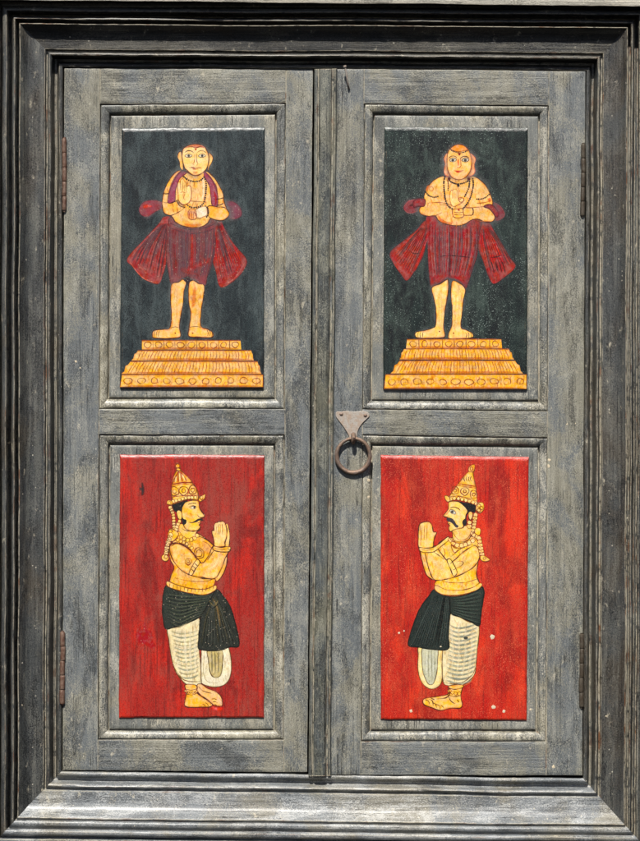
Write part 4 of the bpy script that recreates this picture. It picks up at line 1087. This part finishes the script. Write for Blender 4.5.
    p.line([(264, 372), (300, 360)], LINE, .7); p.line([(250, 520), (300, 530), (360, 530), (408, 516)], (150, 80, 30), .6)
    p.fill([(182, 400), (196, 398), (214, 440), (236, 512), (226, 516), (204, 496), (190, 450)], (244, 184, 90), LINE, .75, SKIN_D, 2.5, .6)
    arm = [(200, 396), (240, 384), (256, 400), (286, 440), (312, 444), (350, 410), (392, 384), (412, 392), (418, 430), (392, 470), (340, 500), (290, 516), (240, 520), (220, 490), (206, 440)]
    p.fill(arm, (248, 200, 104), LINE, .9, (228, 148, 58), 3.4, .7)
    p.soft([(220, 420), (250, 460), (290, 490)], (252, 216, 140), 7, .7); p.soft([(330, 470), (370, 440), (396, 410)], (250, 210, 110), 8, .7)
    p.fill([(288, 442), (300, 436), (316, 460), (328, 490), (314, 504), (300, 472)], (250, 206, 116), LINE, .8)
    p.line([(300, 455), (312, 446)], LINE, .6); p.line([(312, 480), (324, 474)], LINE, .6)
    p.line([(322, 474), (340, 466), (354, 452), (342, 444), (326, 448)], (150, 76, 30), .8)
    p.line([(286, 440), (262, 412), (252, 396)], LINE, .9)
    p.T(415, 460, 8)
    hand = [(30, 700), (26, 620), (28, 560), (36, 515), (60, 500), (90, 494), (120, 500), (138, 530), (146, 572), (172, 578), (166, 598), (156, 620), (148, 660), (140, 700), (80, 704)]
    p.fill(hand, (248, 196, 106), LINE, .85, (228, 150, 60), 2.6, .7)
    for x in (56, 76, 98): p.line([(x, 520), (x - 2, 570), (x - 4, 640)], (176, 96, 36), .55)
    p.line([(40, 510), (46, 600), (44, 690)], (150, 76, 30), .6)
    p.fill([(36, 700), (80, 706), (140, 700), (190, 672), (262, 614), (270, 640), (210, 690), (150, 734), (80, 740), (38, 726)], (246, 192, 96), LINE, .8)
    p.line([(40, 712), (90, 722), (150, 714)], GL, .6)
    p.line([(36, 730), (50, 800)], LINE, .8); p.line([(150, 736), (200, 770), (235, 800)], LINE, .7)
    p.line([(215, 690), (240, 740), (225, 790)], (170, 100, 40), .6); p.line([(290, 770), (360, 715), (410, 690), (490, 672)], LINE, .7)
    p.fill([(302, 540), (300, 590), (310, 640), (360, 655), (420, 640), (446, 600), (440, 520), (380, 530)], (246, 190, 104), LINE, .6, (226, 140, 70), 3, .6)
    p.line([(312, 575), (350, 570), (360, 610)], (220, 140, 80), .5)
    face = [(276, 335), (330, 330), (390, 345), (420, 400), (412, 440), (392, 500), (385, 540), (345, 550), (310, 560), (282, 572), (268, 545), (276, 522), (260, 505), (268, 490), (252, 478), (262, 460), (244, 456), (226, 446), (246, 420), (266, 390), (266, 360)]
    p.fill(face, (248, 200, 112), LINE, .85, (232, 154, 66), 2.8, .65)
    p.soft([(330, 400), (350, 440), (350, 480)], (253, 220, 150), 8, .7); p.soft([(245, 440), (262, 420), (270, 400)], (240, 140, 30), 3, .8)
    p.fill([(330, 326), (400, 340), (460, 350), (486, 370), (486, 400), (476, 422), (450, 412), (432, 420), (414, 440), (408, 475), (400, 480), (404, 440), (418, 408), (392, 372), (360, 345)], (22, 20, 20))
    p.fill([(398, 470), (412, 478), (410, 515), (392, 526), (378, 508), (380, 488)], (30, 24, 24))
    p.fill([(428, 420), (448, 412), (462, 430), (454, 470), (440, 480), (430, 460)], (248, 196, 110), LINE, .7)
    p.line([(280, 384), (310, 376), (345, 388), (362, 404)], (70, 38, 22), .95)
    p.fill([(278, 400), (302, 398), (322, 414), (326, 432), (300, 430), (284, 420)], (208, 200, 176), LINE, .6); p.dot((298, 414), 1.5, (70, 60, 56))
    p.fill([(254, 464), (274, 460), (300, 470), (318, 490), (332, 516), (348, 526), (340, 542), (322, 536), (304, 514), (284, 498), (258, 488)], (56, 48, 52))
    p.line([(268, 505), (284, 508)], (180, 70, 40), .7)
    p.line([(306, 570), (320, 610), (360, 640), (420, 625), (446, 580)], GL, .7)
    p.beads([(284, 640), (310, 668), (350, 684), (395, 680), (435, 660), (470, 640)], 2.2, 4.0, (248, 198, 118), GL)
    p.line([(276, 620), (300, 650), (350, 664), (400, 655), (440, 628)], GL, .8); p.line([(290, 676), (340, 706), (400, 700)], GL, .8)
    p.fill([(290, 680), (320, 706), (350, 706), (320, 740), (300, 720)], (248, 196, 110), GL, .6)
    p.to('painted_crown')
    CG = (246, 192, 92)
    p.fill([(274, 330), (268, 305), (300, 250), (345, 190), (400, 120), (440, 84), (462, 90), (470, 140), (484, 200), (492, 260), (496, 340), (470, 352), (400, 330), (330, 316)], CG, GL, .9, (222, 136, 44), 4, .7)
    p.line([(346, 190), (400, 198), (484, 212)], (176, 70, 24), 1.2); p.line([(336, 204), (400, 212), (486, 226)], (190, 84, 30), .9)
    for (x, y) in ((320, 244), (398, 250), (470, 276)):
        p.loop((x, y), 3.9, 3.9, GL, .9); p.loop((x, y), 1.5, 1.5, GL, .8)
    for x in (398, 416, 434, 450): p.line([(x, 132), (x - 8, 150), (x + 2, 172)], (110, 60, 26), .8)
    p.line([(278, 292), (360, 290), (492, 326)], GL, .9)
    p.beads([(284, 312), (330, 306), (390, 318), (450, 334), (492, 350)], 1.7, 3.4, (250, 208, 130), GL)
    p.fill([(236, 290), (252, 284), (276, 300), (280, 326), (262, 334), (244, 318)], CG, GL, .8)
    p.fill([(432, 92), (428, 66), (446, 44), (474, 36), (478, 62), (468, 92)], (240, 170, 84), GL, .8); p.loop((452, 70), 1.6, 1.7, GL, .7)
    p.fill([(488, 372), (500, 345), (540, 340), (552, 370), (548, 400), (516, 424), (488, 404)], CG, GL, .8, (222, 136, 44), 2, .6)
    for a in ((512, 366), (532, 384), (510, 402)): p.loop(a, 1.7, 1.6, GL, .7)
    p.beads([(436, 500), (434, 530)], 2.2, 3.6, (248, 200, 120), GL)
    p.beads([(484, 440), (476, 490), (470, 540), (460, 590)], 2.2, 2.9, (248, 200, 120), GL)
    p.fill([(476, 580), (484, 548), (512, 545), (526, 565), (516, 600), (490, 606)], CG, GL, .8)
    p.beads([(470, 600), (500, 616)], 1.9, 3, (248, 200, 120), GL)
    p.beads([(512, 626), (522, 680), (530, 730), (542, 770)], 2.3, 3.0, (248, 200, 120), GL)
    p.fill([(520, 770), (545, 762), (580, 780), (598, 800), (560, 812), (528, 800)], CG, GL, .8); p.loop((556, 786), 1.6, 1.2, GL, .7)
    p.T(400, 555, 4.944)
    p.line([(172, 170), (230, 200), (300, 200), (360, 180), (404, 155)], GL, .8)
    p.fill([(170, 164), (180, 150), (230, 172), (300, 174), (360, 160), (396, 138), (404, 152), (372, 176), (300, 196), (225, 198), (186, 184)], (244, 190, 98), GL, .7)

# ------------------------------------------------------------------ doors
def splash(parent, origin, spots, targets):
    """flat dried drips of lime wash, each laid on whatever surface lies there"""
    trees = []
    for o in targets:
        vs = [v.co + origin for v in o.data.vertices]
        trees.append(BVHTree.FromPolygons(vs, [tuple(p.vertices) for p in o.data.polygons]))
    eye = Vector((0, -CAMD * 0.001, 0))
    def hit(x, y):
        dr = (P(x, y, 0) - eye).normalized(); best = None
        for t in trees:
            h = t.ray_cast(eye, dr)
            if h[0] is not None and (best is None or h[3] < best[1]): best = (h[0], h[3])
        return best[0] if best else P(x, y, 0)
    for (x, y, r) in spots:
        r *= .84
        V, F = [], []; n = 14
        for k, h in ((1, 0.02), (.75, .12), (.35, .16)):
            for i in range(n):
                th = 2 * math.pi * i / n
                rr = r * k * (1 + .55 * noise.noise(Vector((math.cos(th) * 1.2 + x, math.sin(th) * 1.2, y))))
                q = hit(x + rr * math.cos(th), y + rr * math.sin(th))
                V.append(q + Vector((0, -h * .001, 0)))
        for j in range(2):
            for i in range(n):
                F.append((j * n + i, (j + 1) * n + i, (j + 1) * n + (i + 1) % n, j * n + (i + 1) % n))
        F.append(tuple(2 * n + i for i in reversed(range(n))))
        link('lime_splash', V, F, M['lime'], parent, origin, 60)

def make_hinge(parent, origin, x, y0, y1, xs, mat, face, rad=2.3):
    """knuckled barrel hinge standing proud between door and frame"""
    n = 5
    V, F = [], []
    L = (y1 - y0) / n
    for i in range(n):
        a = y0 + i * L + .12; b = y0 + (i + 1) * L - .12
        rr = rad * (1 + random.uniform(-.05, .05)); dx = random.uniform(-.25, .25)
        ys = [a, a + .25, a + .8] + [lerp(a, b, t) for t in (.3, .5, .7)] + [b - .8, b - .25, b]
        rs = [rr * .75, rr * .93, rr, rr, rr * .98, rr, rr, rr * .93, rr * .75]
        pts = [P(lerp(x, xs, (yy - y0) / (y1 - y0)) + dx + .25 * math.sin(yy * .08), yy, face + 1.0) for yy in ys]
        V, F = merge((V, F), tube(pts, rs, 16, True, amp=.25, seed=i))
    pts = [P(lerp(x, xs, t), lerp(y0 - 1.2, y1 + 1.5, t), face + 1.0) for t in [i / 6 for i in range(7)]]
    V, F = merge((V, F), tube(pts, [1.4, rad * .7, rad * .7, rad * .7, rad * .7, rad * .7, 1.2], 12))
    h = link('hinge', V, F, mat, parent, origin, 40)
    return h

FIELDS = []
def make_door(label, quad, face, panels, xl, xr, has_strip):
    # xl(y), xr(y): inner edges of the stiles
    def ln(a, b): return lambda y: a[0] + (b[0] - a[0]) * (y - a[1]) / (b[1] - a[1])
    L, Rr = ln(*xl), ln(*xr)
    q = quad
    sv = board([q[0], (L(q[0][1]), q[0][1]), (L(q[3][1]), q[3][1]), q[3]], face, 8, 150, .6, 18, .5, face + 1)
    sv2 = board([(Rr(q[1][1]), q[1][1]), q[1], q[2], (Rr(q[2][1]), q[2][1])], face, 8, 150, .6, 18, .5, face + 1)
    def rail(ya, yb, yc, yd, fd=0.0):   # left top, right top, right bottom, left bottom
        return board([(L(ya), ya), (Rr(yb), yb), (Rr(yc), yc), (L(yd), yd)], face - .03 + fd, 60, 10, .6, 17.7, .5, face + 1)
    (o1, i1, f1), (o2, i2, f2) = panels[0][:3], panels[1][:3]
    rails = [rail(q[0][1], q[1][1], o1[1][1], o1[0][1]), rail(o1[3][1], o1[2][1], o2[1][1], o2[0][1]), rail(o2[3][1], o2[2][1], q[2][1], q[3][1])]
    V, F = merge(sv, sv2, *rails)
    ns = len(sv[1]) + len(sv2[1])
    root = link('door', V, F, [M['stile'], M['rail']], fr, frame_o, 40, [0] * ns + [1] * (len(F) - ns))
    root['label'] = label
    origin = frame_o
    for n_, (oq, iq, fq, fmat, paint, plabel, flabel) in enumerate(panels):
        prof = [(-.02, -17), (-.012, -4.2), (.035, -4.2), (.06, -2.0), (.11, -1.2), (.2, -.95), (.38, -1.2), (.6, -2.1), (.74, -3.0), (.82, -4.0), (.85, -5.2), (.87, -8.5), (.95, -8.8), (.97, -6.8), (1.0, -7)]
        V, F = ring([(qlerp(oq, iq, u), face + d) for u, d in prof], 110, .5, 21 + n_, .03)
        V = [wob(v, .28, .22, 3) for v in V]
        link('moulding', V, F, M['mould'], root, origin, 42)
        # flat of the panel round the raised field
        fb = face - 4.9
        V, F = ring([(qlerp(iq, fq, u), d) for u, d in ((-.03, fb - 9), (-.01, fb - .9), (.015, fb - .25), (.06, fb), (.35, fb + .1), (.7, fb + .1), (1.0, fb), (1.25, fb), (1.26, fb - 6))], 60, .22, 5 + n_, .06)
        pan = link('panel', V, F, M['bed'], root, origin, 42)
        # raised field
        W = math.dist(fq[0], fq[1]); H = math.dist(fq[0], fq[3])
        def inset(s):
            return [(fq[0][0] + s, fq[0][1] + s), (fq[1][0] - s, fq[1][1] + s), (fq[2][0] - s, fq[2][1] - s), (fq[3][0] + s, fq[3][1] - s)]
        def inset2(s, t):  # wider splay along the top
            return [(fq[0][0] + s, fq[0][1] + t), (fq[1][0] - s, fq[1][1] + t), (fq[2][0] - s, fq[2][1] - s), (fq[3][0] + s, fq[3][1] - s)]
        top = face - 2.7
        lp = [(inset(.6), fb - 2), (inset(.2), fb + .1), (inset(0), fb + .6), (inset2(.15, .3), top - 1.25), (inset2(.4, 1.0), top - .85), (inset2(.8, 1.9), top - .45), (inset2(1.4, 2.9), top - .14), (inset2(2.2, 4.0), top)]
        V, F = ring(lp, 100, .45, 15 + n_, .06)
        V = [wob(v, .22, .4, 3) for v in V]
        V2, F2 = grid(inset2(2.2, 3.8), top, 2, 2, 0, 0)
        # match the wobble of the rim by a last undisturbed collar
        V3, F3 = ring([(inset2(2.2, 3.8), top), (inset2(3.4, 5.0), top - .002)], 100, 0, 0, .06)
        V, F = merge((V, F), grid(inset2(2.0, 3.8), top - .004, 2, 2, 0, 0))
        fo = link('painted_field', V, F, M[fmat], root, origin, 50)
        fo['label'] = plabel
        pt = Painting(top)
        paint(pt)
        for o in pt.build(root, origin):
            if o.name.startswith('painted_figure'): o['label'] = flabel
        FIELDS.append(fo)
    return root, origin

def spots_paint(base, extra):
    def f(p):
        extra(p)
        base(p)
    return f

def patches_left(p):
    p.T(0, 0, 1)
    p.to('paint_patch')
    p.fill([(136, 634), (138, 628), (143, 629), (144, 622), (147, 630), (152, 632), (153, 641), (156, 646), (151, 649), (147, 646), (142, 643), (137, 642)], (156, 2, 3))
    p.to('paint_scuff')
    p.soft([(142, 482), (143, 490), (142, 496)], (50, 40, 40), 3.4, .9); p.soft([(139, 488), (143, 490)], (60, 50, 50), 3, .8)

def none(p): pass

PL = [
    ([(100, 104), (286, 103), (284.4, 409), (99, 409)], [(111.3, 116), (275, 114.8), (274.3, 397.5), (109.3, 397.5)], [(121.8, 128), (265, 127), (263.8, 389.6), (120, 388.6)], 'dark_l', monk_left,
     'worn blue-black painted field behind the monk', 'painted monk with one hand raised and a mala of beads'),
    ([(99, 434.3), (284.4, 434.8), (283.8, 739.5), (98, 739.5)], [(110.3, 445.3), (273.6, 445.8), (273, 729), (109.5, 729)], [(120, 454.5), (264.5, 455), (264, 718), (118.8, 718)], 'red_l', spots_paint(crowned_left, patches_left),
     'worn dull red painted field', 'painted crowned moustached man facing right, palms joined'),
]
PR = [
    ([(364, 103.6), (548.7, 105.5), (548, 411.5), (362, 409.5)], [(374.3, 115.5), (538, 116.3), (538, 400), (372, 399.5)], [(384.3, 126.8), (527.8, 127.5), (527, 390.2), (383, 389.6)], 'dark_r', monk_right,
     'black painted field behind the monk', 'painted monk wearing several strings of beads'),
    ([(362, 434.6), (547.8, 437.6), (546.3, 741.5), (360.8, 741.3)], [(372.5, 446), (537.8, 447.7), (535.3, 729.5), (371, 729.5)], [(380.6, 455), (528.8, 457), (526.7, 720.5), (380.8, 719.6)], 'red_r', crowned_right,
     'bright red painted field', 'painted crowned moustached man facing left, palms joined'),
]
ld, lo = make_door('left door without a ring, its lower panel dull red',
                   [(64.2, 68.2), (313.0, 69), (307.2, 772), (62.8, 770.2)], 0.0, PL, ((100, 104), (98, 739.5)), ((286, 103), (283.8, 739.5)), False)
rd, ro = make_door('right door with rusty ring pull, its lower panel bright red',
                   [(330, 69), (585.3, 71), (582.3, 775.4), (326, 775)], 2.0, PR, ((364, 103.6), (360.8, 741.3)), ((548.7, 105.5), (546.3, 741.5)), True)

# cover strip planted on the meeting edge of the right door
prof = [(0, -1), (.15, 4.6), (.8, 5.8), (2.0, 6.3), (3.2, 6.0), (3.7, 2.4), (4.5, 2.4), (4.9, 6.2), (6.5, 7.6), (9, 8.2), (12.5, 8.3), (15.3, 7.6), (16.8, 6.4), (17.3, 2.2), (18.9, 2.0), (19.3, 5.2), (20.5, 6.2), (21.6, 5.6), (22.4, 4), (22.6, 1.0)]
V, F = [], []
NY = 170
def strip_row(t, dd=None, y=None):
    y = lerp(69, 776.2, t) if y is None else y
    xl_ = 314.4 + (308.6 - 314.4) * t
    for u, d in prof:
        v = P(xl_ + u, y, d if dd is None else dd)
        V.append(wob(wob(v, .7, .02, 2), .25, .18, 8))
strip_row(0, -2)
for j in range(NY + 1): strip_row(j / NY)
strip_row(1, -2)
m = len(prof)
for j in range(NY + 2):
    for i in range(m - 1):
        a = j * m + i
        F.append((a, a + m, a + m + 1, a + 1))
link('cover_strip', V, F, M['strip'], rd, ro, 42)

# ring pull
pts = [(292, 218), (298, 204), (330, 202), (360, 199), (400, 203), (440, 200), (470, 199), (500, 208), (508, 232), (490, 252), (458, 285), (437, 320), (428, 360), (424, 392), (384, 392), (376, 357), (350, 312), (322, 274), (297, 240)]
q = smooth_pts([(290 + x / 6.4, 380 + y / 6.4) for x, y in pts], True, .8)
V, F = [], []
n = len(q); cx = sum(p[0] for p in q) / n; cy = sum(p[1] for p in q) / n
tri = tessellate_polygon([[Vector((x, -y, 0)) for x, y in q]])
base = 2.0
for k, d in ((1, base - .5), (1, base + .9)):
    for x, y in q: V.append(P(x, y, d))
ins = []
pp = Painting(0)
N_ = pp.normals(q, True)
ar = sum(q[i - 1][0] * q[i][1] - q[i][0] * q[i - 1][1] for i in range(n)); sg = 1 if ar > 0 else -1
for (x, y), (nx, ny) in zip(q, N_):
    V.append(P(x + nx * sg * .45, y + ny * sg * .45, base + 1.35))
for j in (0, 1):
    for i in range(n):
        F.append((j * n + i, (j + 1) * n + i, (j + 1) * n + (i + 1) % n, j * n + (i + 1) % n))
for t in tri: F.append(tuple(2 * n + i for i in t))
plate = link('handle_plate', V, F, M['plate'], rd, ro, 40)
for (x, y) in ((341.3, 414.2), (365.3, 415.4)):
    V = []; F = []
    for k, h in ((1, 0), (.85, .7), (.5, 1.1)):
        for i in range(12):
            V.append(P(x + 2.0 * k * math.cos(i * math.pi / 6), y + 1.7 * k * math.sin(i * math.pi / 6), base + 1.2 + h))
    for j in range(2):
        for i in range(12): F.append((j * 12 + i, (j + 1) * 12 + i, (j + 1) * 12 + (i + 1) % 12, j * 12 + (i + 1) % 12))
    F.append(tuple(24 + i for i in reversed(range(12))))
    link('rivet', V, F, M['iron'], rd, ro, 50)
# staple eye gripping the ring
ey = [P(353.3, 434.5, base + 1), P(353.3, 435.5, base + 6.5), P(353.3, 438, base + 9.4), P(353.2, 441.2, base + 8.5), P(353.2, 442.6, base + 5), P(353.2, 442.6, base)]
link('staple', *tube(ey, [2.4, 2.3, 2.2, 2.1, 2.0, 2.0], 12, amp=.3), M['iron'], rd, ro, 50)
cxr, cyr, rr = 353.3, 455.6, 16.6
cir = []; rads = []
for i in range(72):
    th = 2 * math.pi * i / 72
    x = cxr + rr * math.sin(th); y = cyr - rr * math.cos(th) * 1.03
    t = (y - (cyr - rr)) / (2 * rr)
    cir.append(P(x, y, base + lerp(4.2, 2.2, t)))
    rads.append(2.05 + .28 * math.cos(th) * -1 + .08 * math.sin(3 * th))
link('ring', *tube(cir, rads, 18, closed=True, amp=.3, seed=4), M['iron'], rd, ro, 60)

# bent nail driven into the top rail
na = [P(349.2, 89.2, 0), P(349.0, 88.6, 3.2), P(348.2, 85, 6.5), P(346.8, 76, 9), P(345.3, 68.5, 10.5), P(344.9, 66.6, 10.8)]
V, F = tube(na, [1.1, 1.0, 1.0, .95, .95, 1.0], 10)
V2, F2 = tube([P(345.0, 67.0, 10.7), P(344.6, 65.4, 11.0)], [1.7, 1.6], 12)
link('nail', *merge((V, F), (V2, F2)), M['plate'], rd, ro, 40)

make_hinge(ld, lo, 64.6, 138.5, 210.5, 64.4, M['hinge'], 0)
make_hinge(ld, lo, 62.6, 632, 704, 62.6, M['hinge'], 0, 2.6)
make_hinge(rd, ro, 583.2, 144, 216, 582.6, M['hinge_dark'], 1.5)
make_hinge(rd, ro, 581.6, 634, 707, 581.4, M['hinge_dark'], 1.5)

splash(ld, lo, [(76, 361.5, 1.3), (80.2, 368, .9), (150, 752, .8)], [ld])
kids = [o for o in COL.objects if o.parent == rd and o.name.split('.')[0] in ('moulding', 'panel', 'painted_field')]
splash(rd, ro, [(369.3, 480.5, 2.0), (368.6, 497, 1.6), (549.2, 460, 1.8), (548.2, 466, 2.0), (553.3, 766.6, 2.0),
                (492.2, 637, 2.9), (493.2, 707, 2.4), (503.8, 711.3, 1.8), (411, 710.8, 1.8), (440.5, 646.6, 1.3), (530.5, 709.5, 1.3), (399, 633, 1.3), (404, 631, .9), (567, 424, 1.0), (575.3, 423.4, .8)], [rd] + kids)
splash(fr, frame_o, [(9, 443, 1.5), (44.3, 711.3, 1.2), (22, 705, 1.0), (606, 716, .9)], [o for o in COL.objects if o.name.startswith('jamb')])

# ------------------------------------------------------------------ wall behind
V, F = board([(-900, -700), (1540, -700), (1540, 1400), (-900, 1400)], -28, 8, 8, .4, 60, 0, 6.0)
w = link('wall', V, F, M['wall'], None, Vector((0, 0, 0)), 40)
w['kind'] = 'structure'

# ------------------------------------------------------------------ light
EL, AZ = 52.0, 9.0      # sun high, a touch to the left of the viewer
dirv = Vector((math.sin(R(AZ)) * math.cos(R(EL)), math.cos(R(AZ)) * math.cos(R(EL)), -math.sin(R(EL))))
sd = bpy.data.lights.new('sun', 'SUN')
sd.energy = 5.0; sd.angle = R(0.5); sd.color = (1.0, 0.955, 0.89)
so = bpy.data.objects.new('sun', sd); COL.objects.link(so)
so.rotation_euler = dirv.to_track_quat('-Z', 'Y').to_euler()
so.location = (-0.3, -2, 2.5)
wd = bpy.data.worlds.new('World'); sc.world = wd; wd.use_nodes = True
nt = wd.node_tree; bg = nt.nodes['Background']
sky = nt.nodes.new('ShaderNodeTexSky'); sky.sky_type = 'NISHITA'
sky.air_density = 0.5; sky.sun_disc = False; sky.sun_elevation = R(EL); sky.sun_rotation = R(180 + AZ)
nt.links.new(sky.outputs[0], bg.inputs[0]); bg.inputs[1].default_value = 0.05

# ------------------------------------------------------------------ camera
cd = bpy.data.cameras.new('camera'); co = bpy.data.objects.new('camera', cd); COL.objects.link(co)
co.location = (0, -CAMD * 0.001, 0); co.rotation_euler = (R(90), 0, 0)
cd.sensor_fit = 'VERTICAL'; cd.sensor_height = 24
cd.lens = 24 * CAMD / 841.0
cd.clip_start = 0.05; cd.clip_end = 100
sc.camera = co
sc.view_settings.view_transform = 'Standard'; sc.view_settings.look = 'None'
sc.view_settings.gamma = 1.0
sc.view_settings.exposure = 0.5
sc.cycles.transparent_max_bounces = 48
